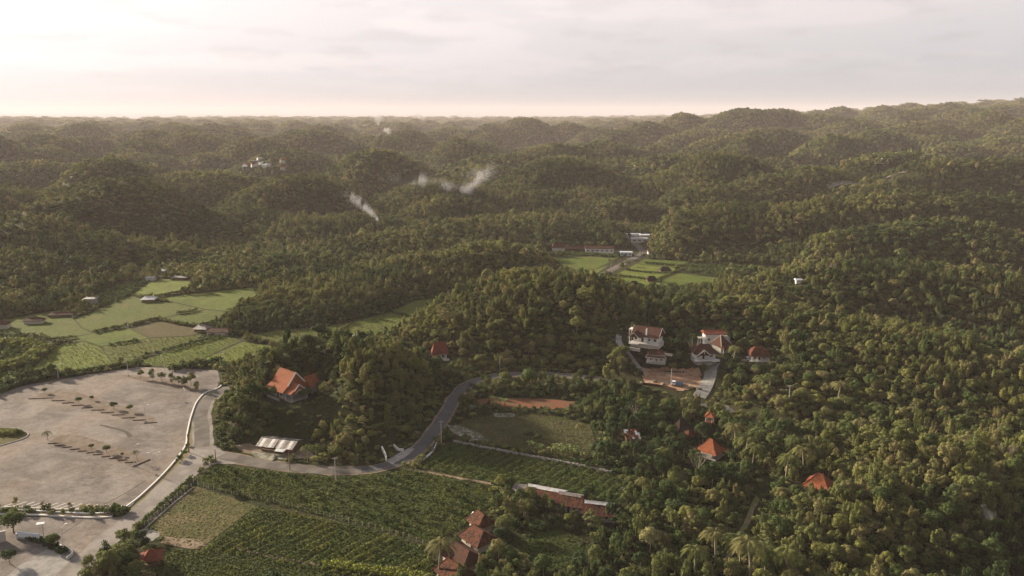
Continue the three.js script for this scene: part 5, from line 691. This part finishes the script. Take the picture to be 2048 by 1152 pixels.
farHouse('field_hut', 'tiny tan hut highest in the left valley below the trees', [-268,-598], 0, 7, 5, 2.4, 1.4, M.cream, M.zincPale);
farHouse('field_hut', 'grey low hut on the right of the upper left terraces', [-247.4,-577.1], 0, 11, 5, 1.8, 1.0, M.wood, M.zincOld);
farHouse('edge_house', 'pink-walled house at the left edge below the wooded slope', [-294.3,-438.5], 6, 9, 5, 3, 1.6, M.cream, M.tileBrown);
farHouse('edge_house', 'red-roofed house hidden among bushes left of the valley', [-281.3,-449.7], 8, 10, 5, 2.2, 1.4, M.cream, M.tileBrown);
farHouse('edge_house', 'long rusty roof house by the left valley path', [-274.3,-466.2], 10, 14, 5, 1.6, 1.3, M.wood, M.tileBrown);
farHouse('thatched_hut', 'dark thatched hut at the hedge corner in the far fields', [103,-569.9], 5, 7, 5, 1.6, 2.4, M.wood, M.thatch);
farHouse('thatched_hut', 'dark thatched hut lowest in the far fields', [87.7,-554.2], -8, 6, 5, 1.2, 2.4, M.wood, M.thatch);
farHouse('thatched_hut', 'dark thatched hut at the right end of the far hedge', [119.8,-606], 8, 8, 5, 1.5, 2.4, M.wood, M.thatch);
farHouse('ridge_hut', 'white hut on the cleared ridge at the upper right', [481,-1029,65.4].slice(0, 2), 0, 10, 6, 5, 1, M.white, M.zincWhite);
{ const R = rngOf(99); for (let i = 0; i < 13; i++) { const u = R(), [x, z] = [lerp(-465, -385, u), lerp(-1400, -1350, u) + (R() - 0.5) * 44]; const white = i % 3 !== 0; const f = farHouse('village_house', white ? 'white house of the tiny village on the left hills' : 'red-roofed house of the tiny village on the left hills', [x, z], R() * 60, 8 + 4 * R(), 6, 6, white ? 0.7 : 3, M.white, white ? M.zincWhite : M.tileRed, white ? 'white houses of the far village' : 'red-roofed houses of the far village'); f.o.position.y += 2; } }

for (const [name, k] of [['orange_pavilion', 0.74], ['orange_corner_house', 0.84], ['hipped_villa', 0.8], ['gable_fronted_house', 0.92], ['porch_house', 0.86]]) scene.getObjectByName(name).scale.setScalar(k);

// ================================================================ small things
// the kerb along the car park and the low double kerb below it
function wallG(pts, w, h, y0 = 0) { const T = new Tri(), L = offset(pts, w / 2), R = offset(pts, -w / 2); let s = 0; for (let i = 1; i < pts.length; i++) { const d = Math.hypot(pts[i][0] - pts[i - 1][0], pts[i][1] - pts[i - 1][1]), y = (q, t) => [q[0], t, q[1]], a = y0 + height(...pts[i - 1]), b = y0 + height(...pts[i]); const u0 = [s, 0], u1 = [s + d, 0], v0 = [s, h], v1 = [s + d, h]; T.quad(y(L[i - 1], a + h), y(R[i - 1], a + h), y(R[i], b + h), y(L[i], b + h), v0, [s, h + w], [s + d, h + w], v1); T.quad(y(R[i - 1], a - 0.3), y(R[i], b - 0.3), y(R[i], b + h), y(R[i - 1], a + h), u0, u1, v1, v0); T.quad(y(L[i], b - 0.3), y(L[i - 1], a - 0.3), y(L[i - 1], a + h), y(L[i], b + h), u1, u0, v0, v1); s += d; } for (const [i, k] of [[0, 1], [pts.length - 1, -1]]) { const a = y0 + height(...pts[i]), y = (q, t) => [q[0], t, q[1]], l = k > 0 ? L[i] : R[i], r = k > 0 ? R[i] : L[i]; T.quad(y(l, a - 0.3), y(r, a - 0.3), y(r, a + h), y(l, a + h), [0, 0], [w, 0], [w, h], [0, h]); } return T.geo(); }
topMesh('kerb_wall', wallG(KERB, 0.5, 0.4), M.white, 'curving white kerb wall between the car park and the lane', 'wall');
topMesh('kerb_wall', wallG(curve([[-168.4,-224.5], [-152.7,-224.2], [-141.1,-222.9], [-128.3,-222], [-124.8,-222.6], [-123.1,-224.5]]), 0.5, 0.4), M.white, 'upper of the two low white kerbs below the car park', 'wall');
topMesh('kerb_wall', wallG(curve([[-166.5,-221.7], [-148.7,-221.4], [-139.7,-220.5], [-127,-219.5], [-122,-220.1]]), 0.5, 0.35), M.white, 'lower of the two low white kerbs below the car park', 'wall');
sheet('kerb_bed', [[-168,-223.9], [-152.3,-223.6], [-140.8,-222.3], [-128,-221.4], [-122.8,-223.9], [-122.3,-220.8], [-127.3,-220.1], [-140.1,-221.1], [-149.1,-222], [-167,-222.3]], M.dirt, 0.05, 'strip of bare earth between the two low kerbs');
topMesh('concrete_ramp', wallG([[-120.5,-229], [-120.9,-226.4], [-121.2,-224.5]], 2.4, 0.25), M.concrete, 'pale concrete block at the lower end of the kerb wall', 'wall');
{ const isl = curve([[-206,-289.2], [-196.8,-290.2], [-189.9,-287.2], [-186,-284.2], [-185,-280.4], [-187.8,-275.7], [-193.1,-269.4]]); topMesh('traffic_island_kerb', wallG(isl, 0.5, 0.25), M.concrete, 'rounded pale kerb of the planted island at the left edge', 'kerb'); sheet('traffic_island', [...isl], M.lawnDry, 0.12, 'planted island in the car park at the left edge'); hedge([[-200.8,-284.2], [-193.1,-284.2], [-190.1,-284.2]], 4, 1.2, 'olive green', 'low planting on the island at the left edge', 690); }
// parking bays: painted lines
{ const base = [[-159.3,-226.8], [-124,-224.2]]; for (let i = 0; i < 14; i++) { const k = i / 13.5, a = [lerp(base[0][0], base[1][0], k), lerp(base[0][1], base[1][1], k)], g = boxG(0.24, 0.012, 4.2); g.rotateY(rad(-38)); g.translate(a[0] + 1.3, 0.032, a[1] - 1.7); topMesh('bay_line', g, M.paint, 'slanting white parking bay line below the kerb', 'marking', 'painted parking bay lines', 'structure'); } const L = Math.hypot(base[1][0] - base[0][0], base[1][1] - base[0][1]), g = boxG(L, 0.012, 0.24); g.rotateY(Math.atan2(-(base[1][1] - base[0][1]), base[1][0] - base[0][0])); g.translate((base[0][0] + base[1][0]) / 2, 0.034, (base[0][1] + base[1][1]) / 2); topMesh('bay_line', g, M.paint, 'long white line joining the parking bays', 'marking', null, 'structure'); }
// the two islands of wheel stops
sheet('planting_strip', [[-208.9,-322.4], [-207.5,-330], [-200.9,-334.5], [-190.7,-330], [-144.2,-300.6], [-143,-294.3], [-148.2,-295.3], [-170.2,-307.2], [-195.7,-319.4]], M.strip, 0.03, 'bare earth strip along the upper row of wheel stops');
sheet('planting_strip', [[-177.4,-275.7], [-173.8,-276.6], [-173.2,-283.7], [-164.2,-282.3], [-137.1,-267.2], [-129.2,-261.7], [-128.8,-259.2], [-132,-255.5], [-147.9,-263.3], [-170.2,-274.3]], M.strip, 0.03, 'bare earth strip along the lower row of wheel stops');
sheet('planting_strip', [[-185.5,-353.1], [-179.8,-354.6], [-161.6,-349.5], [-140.8,-339.2], [-138.2,-330], [-153.7,-336.5], [-175.2,-348.8]], M.strip, 0.03, 'bare earth strip under the row of young trees');
const stopG = merged([boxG(1, 0.2, 0.36, 0, 0.1, 0), boxG(1, 0.08, 0.22, 0, 0.23, 0)]), stopMat = mat({ rgb: [0.085, 0.068, 0.056] });
function stops(list, row) { for (const [u0, u1] of list) { const L = Math.hypot(u1[0] - u0[0], u1[1] - u0[1]), m = topMesh('wheel_stop', stopG, stopMat, 'dark concrete wheel stop in the ' + row + ' row of the car park', 'wheel stop', row + ' row of wheel stops'); m.position.set((u0[0] + u1[0]) / 2, 0.02, (u0[1] + u1[1]) / 2); m.scale.set(L, 1, 1); m.rotation.y = Math.atan2(-(u1[1] - u0[1]), u1[0] - u0[0]); } }
stops([[[-208.9,-322.4], [-199,-323.7]], [[-197.4,-320], [-192.3,-320.6]], [[-191.4,-317], [-187.2,-318.2]], [[-185.8,-314.1], [-181.3,-315.2]], [[-180.1,-311.5], [-175.8,-312.3]], [[-174.8,-308.9], [-169.7,-309.5]], [[-169.3,-306.1], [-164.4,-306.6]], [[-163.5,-303.5], [-158.8,-304.1]], [[-157.8,-300.3], [-152.9,-301]], [[-152.4,-297.9], [-147.5,-298.5]], [[-146.4,-294.8], [-141.7,-295.8]]], 'upper');
stops([[[-173.2,-275], [-170.1,-275.4]], [[-169.5,-273], [-166.5,-273.6]], [[-165.8,-271.4], [-162.9,-272.2]], [[-162.1,-269.7], [-158.9,-270.3]], [[-158.3,-268.1], [-155.4,-268.5]], [[-154.5,-266.6], [-152.1,-267.3]], [[-151.3,-265.1], [-148.2,-265.5]], [[-147.3,-263.3], [-144.6,-263.9]], [[-143.9,-261.8], [-141.1,-262.3]], [[-140,-260.2], [-137.2,-261]], [[-136.6,-258.5], [-133.1,-259]], [[-132.3,-255.1], [-129,-261.2]]], 'lower');
// young palms and trees on them
[[[-206.3,-330], 0.36, 0], [[-184.2,-317], 0.42, 1], [[-180.8,-321.2], 0.3, 2], [[-166.1,-310.6], 0.46, 0], [[-158.1,-307.8], 0.42, 1]].forEach(([[x, z], s, k], i) => { const g = plantTree('dome', k, ['olive green', 'mid green', 'olive green', 'mid green', 'olive green'][i], x, 0.02, z, s, i, ['first', 'second', 'third', 'fourth', 'fifth'][i] + ' sapling from the left in the upper row of wheel stops', 'saplings of the upper row', 'young_tree'); });
[[[-175.4,-278.5], 0.62, 0], [[-132.8,-260], 0.5, 1]].forEach(([[x, z], s, k], i) => palm(x, z, s, k + 1, i ? 'young palm beside the lamp post at the right end of the lower row' : 'young palm at the left end of the lower row of wheel stops', null, true));
[[[-154.5,-270.3], 0.3], [[-147.1,-266.8], 0.42], [[-140.2,-264.2], 0.2]].forEach(([[x, z], s], i) => plantTree('dome', i, 'mid green', x, 0.02, z, s, i, ['thin sapling left of the round one in the lower row', 'round sapling in the middle of the lower row', 'tiny sapling right of the round one in the lower row'][i], 'saplings of the lower row', 'young_tree'));
[[[-172.8,-349.5], 0.45], [[-166.5,-347.4], 0.66], [[-160.8,-344.6], 0.5], [[-155.4,-342.6], 0.62], [[-150.8,-339.2], 0.5], [[-147.5,-337.8], 0.62], [[-145.3,-339.2], 0.66], [[-140,-332.5], 0.56]].forEach(([[x, z], s], i) => plantTree(i % 2 ? 'feather' : 'broad', i % 3, ['olive green', 'mid green'][i % 2], x, 0.02, z, s, i, ['first', 'second', 'third', 'fourth', 'fifth', 'sixth', 'seventh', 'last'][i] + ' from the left of the young trees at the top of the car park', 'young trees at the top of the car park', 'young_tree'));
hedge([[-133.8,-225.1], [-131.2,-225.1], [-128.8,-224.5]], 2.2, 0.9, 'bronze-green', 'dry brown shrubs along the parking bay line', 691);
hedge([[-123.7,-224.5], [-121.5,-223.2], [-119.7,-222.6]], 3.2, 1.8, 'mid green', 'green bush at the end of the double kerb by the lane', 692);
hedge([[-139.6,-207.4], [-135,-205.7], [-130.9,-203.6], [-125.6,-199.9]], 2.4, 1.1, 'dark green', 'planted bed from the white sign wall to the gate', 693);
hedge([[-111.3,-213.6], [-110.4,-214.8]], 2.4, 1.3, 'olive green', 'pale green bush at the foot of the fence by the lane', 694);
[[[-155.7,-227.1], 0.36], [[-146.8,-226.1], 0.24], [[-144.3,-225.5], 0.24], [[-137.5,-224.8], 0.3]].forEach(([[x, z], s], i) => plantTree('feather', i % 3, i ? 'bronze-green' : 'yellow-green', x, 0.02, z, s, i, ['thin yellow-green sapling at the left end of the parking bays', 'second sapling from the left at the parking bays', 'third sapling from the left at the parking bays', 'brown sapling left of the dry shrubs at the parking bays'][i], 'saplings at the parking bays', 'young_tree'));
const jointMat = mat({ rgb: [0.055, 0.047, 0.041] });
ribbon('pavement_joint', curve([[-128.9,-227.1], [-125.5,-235.4], [-122.9,-244.7]], 3), 0.32, jointMat, 0.03, 'dark drain line across the lower car park', false, 0.2);
ribbon('pavement_joint', curve([[-131.8,-209.6], [-130.8,-213.9], [-130,-218.3]], 3), 0.3, jointMat, 0.03, 'dark drain line across the forecourt', false, 0.2);
ribbon('pavement_joint', curve([[-163.1,-293.2], [-156.6,-290.2], [-149.4,-286.2], [-145.2,-281.3]], 3), 1.3, jointMat, 0.026, 'dark patch of old repair in the middle of the car park', false, 1.4);
// poles and lamps
function utilityPole([x, z], h, label, arms = 1, m = M.pole) { const p = thing('utility_pole', label, 'pole', x, height(x, z), z, 0.3); part('shaft', cylG(0.2, 0.12, h, 0, -0.3, 0, 8), m, p); for (let i = 0; i < arms; i++) { const a = part('crossarm', boxG(1.8, 0.14, 0.14, 0, h - 0.6 - i * 0.9, 0.12), m, p); for (const s of [-0.8, 0, 0.8]) part('insulator', cylG(0.07, 0.05, 0.22, s, h - 0.53 - i * 0.9, 0.12, 6), M.paint, a); } return p; }
utilityPole([-58.8,-243.3], 9.3, 'pale concrete utility pole in the field in front of the road, left of centre');
utilityPole([-26.3,-274.3], 9.6, 'pale utility pole with crossarm at the road bend by the gravel');
utilityPole([-5.8,-360.5], 8, 'thin pale pole at the top of the road bend', 0);
utilityPole([112.7,-303.5], 10.5, 'pale utility pole beside the half-hidden tiled roof', 1);
utilityPole([70.8,-333.5], 8.6, 'white pole on the bare orange plot', 0);
utilityPole([-104.4,-258.4], 5.5, 'thin dark pole at the dusty junction', 0, M.rust);
utilityPole([-117.5,-267.2], 7.4, 'rusty brown pole on the verge of the lane', 0, M.rust);
utilityPole([-76.8,-252.8], 7.2, 'thin dark pole in front of the long shed', 0, M.rust);
utilityPole([-69.2,-419.2], 5, 'thin pale pole in the strip fields behind the knoll', 0);
utilityPole([79.6,-622.5], 8, 'pale pole left of the far straight road', 1);
utilityPole([124,-743.4], 8, 'pale pole where the far road enters the wood', 0);
utilityPole([-221.6,-439.6], 5, 'small white post at the bent hedge in the left valley', 0, M.paint);
function lampPost([x, z], h, label, rot = 0.6, arms = 1) { const p = thing('lamp_post', label, 'lamp post', x, 0.02, z, rot); part('shaft', cylG(0.13, 0.07, h, 0, 0, 0, 8), M.paint, p); part('base', cylG(0.28, 0.24, 0.5, 0, 0, 0, 8), M.concrete, p); for (let i = 0; i < arms; i++) { const s = i ? -1 : 1; part('arm', rodG([0, h - 0.1, 0], [s * 1.5, h + 0.35, 0], 0.06, 0.05), M.paint, p); const l = part('lamp_head', boxG(0.8, 0.14, 0.3, s * 1.7, h + 0.38, 0), M.steel, p); part('lens', boxG(0.6, 0.05, 0.22, s * 1.7, h + 0.29, 0), M.glass, l); } return p; }
lampPost([-146.5,-296.3], 6.6, 'white lamp post at the right end of the upper row of wheel stops'); lampPost([-132,-255.9], 7.4, 'white lamp post at the right end of the lower row of wheel stops'); lampPost([-180.3,-353.1], 9.5, 'tall white lamp post at the top of the car park'); lampPost([-211.2,-349.5], 6.6, 'white lamp post at the upper left edge of the car park'); lampPost([-164.7,-356.8], 8.2, 'curved white lamp post behind the young trees', 2.6); lampPost([-141.6,-365.9], 6.5, 'white lamp post at the edge of the wooded knoll'); lampPost([-138.9,-317.6], 5.8, 'thin white lamp post inside the kerb bend', 2.2); lampPost([-121.2,-248.5], 8, 'double-armed lamp post near the kerb wall', 0.2, 2); lampPost([-125.9,-200.4], 7.4, 'thin grey lamp post at the entrance gate', 1.2);
{ const [x, z] = [-136.5,-209], p = thing('solar_lamp', 'solar lamp with white tilted panels above the entrance bushes', 'lamp post', x, 0, z, 0.3); part('shaft', cylG(0.12, 0.08, 5, 0, 0, 0, 8), M.pole, p); for (const s of [-1, 1]) { const q = part('solar_panel', boxG(1.0, 0.07, 0.9, s * 0.55, 5.1, 0), M.zincWhite, p); q.rotation.x = 0.3; } }
{ const [x, z] = [-139.5,-206.8], p = thing('sign_wall', 'long white entrance sign wall with sloping ends at the lower left', 'sign', x, 0, z, -0.22); part('panel', boxG(7.4, 1.7, 0.35, 0, 1.5, 0), M.zincWhite, p); part('footing', boxG(7, 0.7, 0.5, 0, 0.3, -0.1), M.greyWall, p); part('side_post', boxG(0.5, 1.7, 0.5, -3.9, 0.85, 0.2), M.white, p); part('side_post', boxG(0.5, 1.7, 0.5, 3.6, 0.85, 0.2), M.white, p); }
topMesh('gate_wall', wallG(curve([[-129,-203.6], [-126.4,-201.5], [-124.3,-200.7], [-122.6,-198.9], [-122.8,-196.3]], 1), 0.35, 0.9), M.white, 'low curved white wall at the entrance gate', 'wall');
{ const [x, z] = [-147.4,-205.2], p = thing('gate_panel', 'pale slanting gate panel at the left edge', 'gate', x, 0, z, 0.5); part('panel', boxG(4, 3.2, 0.25, 0, 1.6, 0), M.cream, p); part('cap', boxG(4.3, 0.2, 0.4, 0, 3.3, 0), M.paint, p); }
// fences: every post a part
function fence(pts, gap, h, label, m = M.pole, rail = true) { const P = curve(pts, gap).map(([x, z], i) => [x + 0.3 * (hash2(i, 8) - 0.5), z + 0.3 * (hash2(i, 9) - 0.5)]), [x0, z0] = P[0], f = thing('post_fence', label, 'fence', x0, 0, z0, 0); P.forEach(([x, z], i) => { const y = height(x, z), g = part('post', cylG(0.10, 0.08, h * (0.7 + 0.4 * hash2(i, 5)), x - x0, y, z - z0, 6), m, f); }); if (rail) for (let i = 1; i < P.length; i++) for (const k of [0.35, 0.75]) part('wire', rodG([P[i - 1][0] - x0, h * k, P[i - 1][1] - z0], [P[i][0] - x0, h * k, P[i][1] - z0], 0.014, 0.014, 4), M.rust, f); }
fence([[-105.9,-240], [-107.4,-231], [-108.6,-222], [-109.4,-214.2]], 1.9, 1.6, 'white post fence on the lawn side of the lane');
topMesh('fence_footing', wallG(curve([[-105,-239.3], [-106.7,-230], [-107.9,-221.1], [-108.8,-213.3]]), 0.5, 0.25), M.concrete, 'pale concrete footing along the lane fence', 'kerb');
fence([[-106.1,-242.2], [-93.3,-236.1], [-80.3,-231], [-64.2,-223.9], [-48.7,-216.5], [-34.2,-209.6], [-23.4,-203.6]], 2.4, 1.7, 'pale post fence running between the bushy field and the crop rows');
topMesh('roadside_wall', wallG(curve([[-32.8,-258.4], [-29.9,-264.2], [-28.6,-269.4], [-28,-274.8]]), 0.35, 0.7), M.white, 'low white wall on the outer side of the road bend', 'wall');
topMesh('gate_post_wall', wallG(curve([[-47.4,-268.1], [-45.7,-264.2], [-44.5,-260]], 1), 0.4, 1.5), M.white, 'left white curved gate wall at the foot of the knoll', 'wall');
topMesh('gate_post_wall', wallG(curve([[-43.5,-271.2], [-41.3,-268.5], [-39.5,-268.5]], 1), 0.4, 1.0), M.white, 'right white gate wall at the foot of the knoll', 'wall');
topMesh('white_column', cylG(0.3, 0.3, 3.6, [-67.7,-290.3][0], 6.8, [-67.7,-290.3][1], 8), M.white, 'single white column on the knoll below the hill house', 'column');
// the dry stone wall
{ const R = rngOf(808), P = curve([[-21.8,-276.6], [-11.8,-271.6], [2.9,-265.1], [18.7,-258], [33.9,-250.4]], 0.42), list = []; for (const [x, z] of P) for (let k = 0; k < 3; k++) { const s = 0.2 + 0.16 * R(), g = new THREE.DodecahedronGeometry(s, 0); g.scale(1 + 0.5 * R(), 0.8, 0.9 + 0.4 * R()); g.rotateY(R() * 6); g.rotateX(R()); g.translate(x + (R() - 0.5) * 0.55, 0.12 + k * 0.26 + 0.05 * R(), z + (R() - 0.5) * 0.75); list.push(g); } const w = thing('dry_stone_wall', 'long pale dry stone wall between the clearing and the dark field', 'wall', 0, 0, 0); const m = part('stones', merged(list), M.stone, w); m.userData.kind = 'stuff'; }
// limestone outcrops and the boulder
function rock([x, z], y, s, label, seed) { const g = new THREE.IcosahedronGeometry(1, 2), p = g.attributes.position; for (let i = 0; i < p.count; i++) { const v = new THREE.Vector3().fromBufferAttribute(p, i), k = 0.7 + 0.6 * fbm(v.x * 1.7 + seed, v.y * 1.7 + v.z * 1.3, seed, 3); p.setXYZ(i, v.x * k * s[0], v.y * k * s[1], v.z * k * s[2]); } g.computeVertexNormals(); const m = topMesh('boulder', g, M.limestone, label, 'boulder'); m.position.set(x, y, z); m.rotation.y = seed; }
rock([-107.8,-278.5], 0.4, [2.2, 0.7, 0.9], 'cream boulder at the inside of the lane bend', 3); rock([-85.2,-262.1], 0.1, [2.0, 0.5, 1.0], 'white flat stone in front of the long shed', 5);
rock([-74.8,-289.8], 6.6, [5, 1.2, 2.6], 'pale limestone outcrop below the hill house', 7); rock([-70.9,-291.4], 7.2, [3.4, 1.6, 2], 'grey limestone outcrop beside the white column', 9); rock([135.4,-206], 9, [3.4, 2.2, 2], 'grey rock face on the near hill at the right', 11);
rock([-16.5,-310.6], 1.0, [1.6, 0.9, 1.4], 'pale rock-like tarpaulin mound by the red earth strip', 13);
{ const R = rngOf(404); for (let i = 0; i < 9; i++) { const k = i / 8, a = [58.5,-336.2], b = [82.5,-328.3]; rock([lerp(a[0], b[0], k), lerp(a[1], b[1], k) - 6 * R()], height(lerp(a[0], b[0], k), lerp(a[1], b[1], k)) + 0.25, [0.9 + R(), 0.5 + 0.4 * R(), 0.8], 'pale rubble stone on the bare orange plot', 20 + i); } scene.children.filter((o) => o.userData.label === 'pale rubble stone on the bare orange plot').forEach((o) => { o.userData.group = 'rubble on the bare plot'; }); }
topMesh('retaining_wall', wallG(curve([[58.8,-336.3], [65.7,-332.4], [71.9,-327.8]]), 0.5, 1.0), M.tileBrown, 'low red-brown retaining wall at the foot of the bare plot', 'wall');
// the truck on the bare plot
{ const [x, z] = [73.5,-333.5], y = height(x, z) + 0.12, t = thing('parked_truck', 'small white and blue truck parked on the bare orange plot', 'truck', x, y, z, rad(-14)); const blue = mat({ rgb: [0.10, 0.16, 0.26], roughness: 0.4 }), wht = mat({ rgb: [0.6, 0.6, 0.6], roughness: 0.4 }), tyre = mat({ rgb: [0.02, 0.02, 0.02] }); part('chassis', boxG(5.2, 0.2, 1.4, 0, 0.62, 0), tyre, t); part('cargo_bed', merged([boxG(3.3, 0.12, 1.9, 0.9, 0.82, 0), boxG(3.3, 0.7, 0.08, 0.9, 1.2, 0.92), boxG(3.3, 0.7, 0.08, 0.9, 1.2, -0.92), boxG(0.08, 0.7, 1.9, 2.52, 1.2, 0), boxG(0.08, 1.0, 1.9, -0.72, 1.35, 0)]), blue, t); const s = new THREE.Shape([[-2.7, 0.6], [-0.85, 0.6], [-0.85, 2.05], [-2.1, 2.05], [-2.65, 1.35]].map((q) => new THREE.Vector2(...q))), cg = new THREE.ExtrudeGeometry(s, { depth: 1.75, bevelSize: 0.05, bevelThickness: 0.05, bevelSegments: 1 }); cg.translate(0, 0, -0.875); const cab = part('cab', cg, wht, t); const ws = part('windscreen', boxG(0.06, 0.75, 1.5, 0, 0, 0), M.glass, cab); ws.position.set(-2.42, 1.7, 0); ws.rotation.z = -0.66; for (const q of [-1, 1]) part('side_window', boxG(0.75, 0.5, 0.05, -1.45, 1.72, q * 0.94), M.glass, cab); for (const [wx, wz] of [[-1.8, 0.8], [-1.8, -0.8], [1.5, 0.8], [1.5, -0.8]]) { const g = new THREE.CylinderGeometry(0.4, 0.4, 0.26, 14); g.rotateX(Math.PI / 2); const w = part('wheel', g, tyre, t); w.position.set(wx, 0.4, wz); const r = new THREE.CylinderGeometry(0.2, 0.2, 0.29, 10); r.rotateX(Math.PI / 2); part('rim', r, M.steel, w); } for (const q of [-0.6, 0.6]) part('headlight', boxG(0.06, 0.2, 0.28, -2.76, 0.95, q), M.paint, t); }
// a frame tower with a tank platform behind the houses
{ const [x, z] = [89.9,-358.9], y = height(x, z), t = thing('frame_tower', 'thin steel frame tower with flat top behind the tall white block', 'tower', x, y, z, 0.2); for (const [a, b] of [[-1.4, -1.2], [1.4, -1.2], [-1.4, 1.2], [1.4, 1.2]]) part('leg', rodG([a * 1.2, 0, b * 1.2], [a, 9, b], 0.08, 0.07), M.steel, t); part('platform', boxG(3.8, 0.18, 3, 0, 9, 0), M.greyWall, t); for (const k of [3, 6]) part('brace', merged([boxG(3, 0.07, 0.07, 0, k, 1.25), boxG(3, 0.07, 0.07, 0, k, -1.25)]), M.steel, t); }
// terraced limestone scar and its track high on the right
ribbon('quarry_track', curve([[364.3,-915,41.8].slice(0, 2), [387.8,-924,46.8].slice(0, 2), [418.5,-935,50].slice(0, 2), [448.3,-931,56.1].slice(0, 2), [458.2,-922,59].slice(0, 2)], 5), 8, M.limestone, 0.7, 'pale quarry track on the far right ridge', true, 5);
ribbon('quarry_track', curve([[468.8,-1023,63.2].slice(0, 2), [494.4,-1023,63.8].slice(0, 2), [517,-1023,61.9].slice(0, 2)], 5), 6, M.limestone, 0.7, 'short pale track by the white hut on the right ridge', true, 3);
// the pond and pale roofs in the smoke
{ const [x, z] = POND, y = height(x, z), g = new THREE.CircleGeometry(1, 40); g.rotateX(-Math.PI / 2); g.scale(34, 1, 44); const m = topMesh('pond', g, M.water, 'pond glinting behind the smoke in the middle distance', null, null, 'structure'); m.position.set(x, y + 0.4, z); }
// smoke: fine pale particles drifting from field fires, thinning as they rise
function smoke([x, z], y0, len, rise, w0, w1, n, s, label, dir, seed) { const R = rngOf(seed), items = []; for (let i = 0; i < n; i++) { const t = Math.pow(R(), 0.8), g = () => (R() + R() + R() - 1.5) * 0.9, w = lerp(w0, w1, t), px = x + dir[0] * len * t + g() * w, pz = z + dir[1] * len * t + g() * w, py = y0 + rise * Math.pow(t, 0.8) + g() * w * 0.55; if (fbm(px / (w1 * 0.5) + seed, (py + pz * 0.5) / (w1 * 0.4), seed, 3) < 0.36 + 0.22 * t) continue; items.push([px, py, pz, s * (0.6 + 0.8 * R()), s * (0.6 + 0.8 * R()), R() * 6]); } const im = scatter('smoke_plume', new THREE.OctahedronGeometry(0.5, 0), M.smoke, items, label, 'smoke'); return im; }
smoke([-138,-811,13.1].slice(0, 2), 12, 36, 28, 2, 11, 11000, 0.24, 'thin smoke trail leaning left over the middle trees', [-0.9, -0.2], 1);
smoke([-50.1,-943,28.7].slice(0, 2), 28, 85, 16, 8, 22, 26000, 0.27, 'low pale smoke bank lying over the wooded gap in the middle distance', [-0.95, -0.3], 2);
smoke([-56.1,-943,28.7].slice(0, 2), 28, 34, 30, 7, 18, 14000, 0.27, 'ragged smoke rising at the right end of the low smoke bank', [0.8, -0.2], 8);
smoke([-413.7,-2700,49.8].slice(0, 2), 50, 70, 70, 9, 36, 12000, 0.75, 'small bright smoke plume near the horizon, left of centre', [-0.5, 0.1], 4);
smoke([-578.5,-5300,85.6].slice(0, 2), 88, 120, 30, 20, 60, 4000, 1.2, 'faint smoke wisp on the horizon left of the conical hill', [-0.6, 0], 5);
// things of one label that stand apart from left to right say so
{
  const by = new Map(), nth = ['first', 'second', 'third', 'fourth', 'fifth', 'sixth', 'seventh', 'eighth', 'ninth', 'tenth', 'eleventh', 'twelfth'];
  for (const o of scene.children) if (o.userData.category && !o.userData.kind) { const k = o.userData.label; by.set(k, [...(by.get(k) || []), o]); }
  for (const [label, list] of by) if (list.length > 1 && list.length <= 12) list.map((o) => [project(o.position.x, o.position.y, o.position.z)[0], o]).sort((a, b) => a[0] - b[0]).forEach(([, o], i) => { o.userData.label = nth[i] + ' from left, ' + label; if (!o.userData.group) o.userData.group = label; });
}

renderer.render(scene, camera);
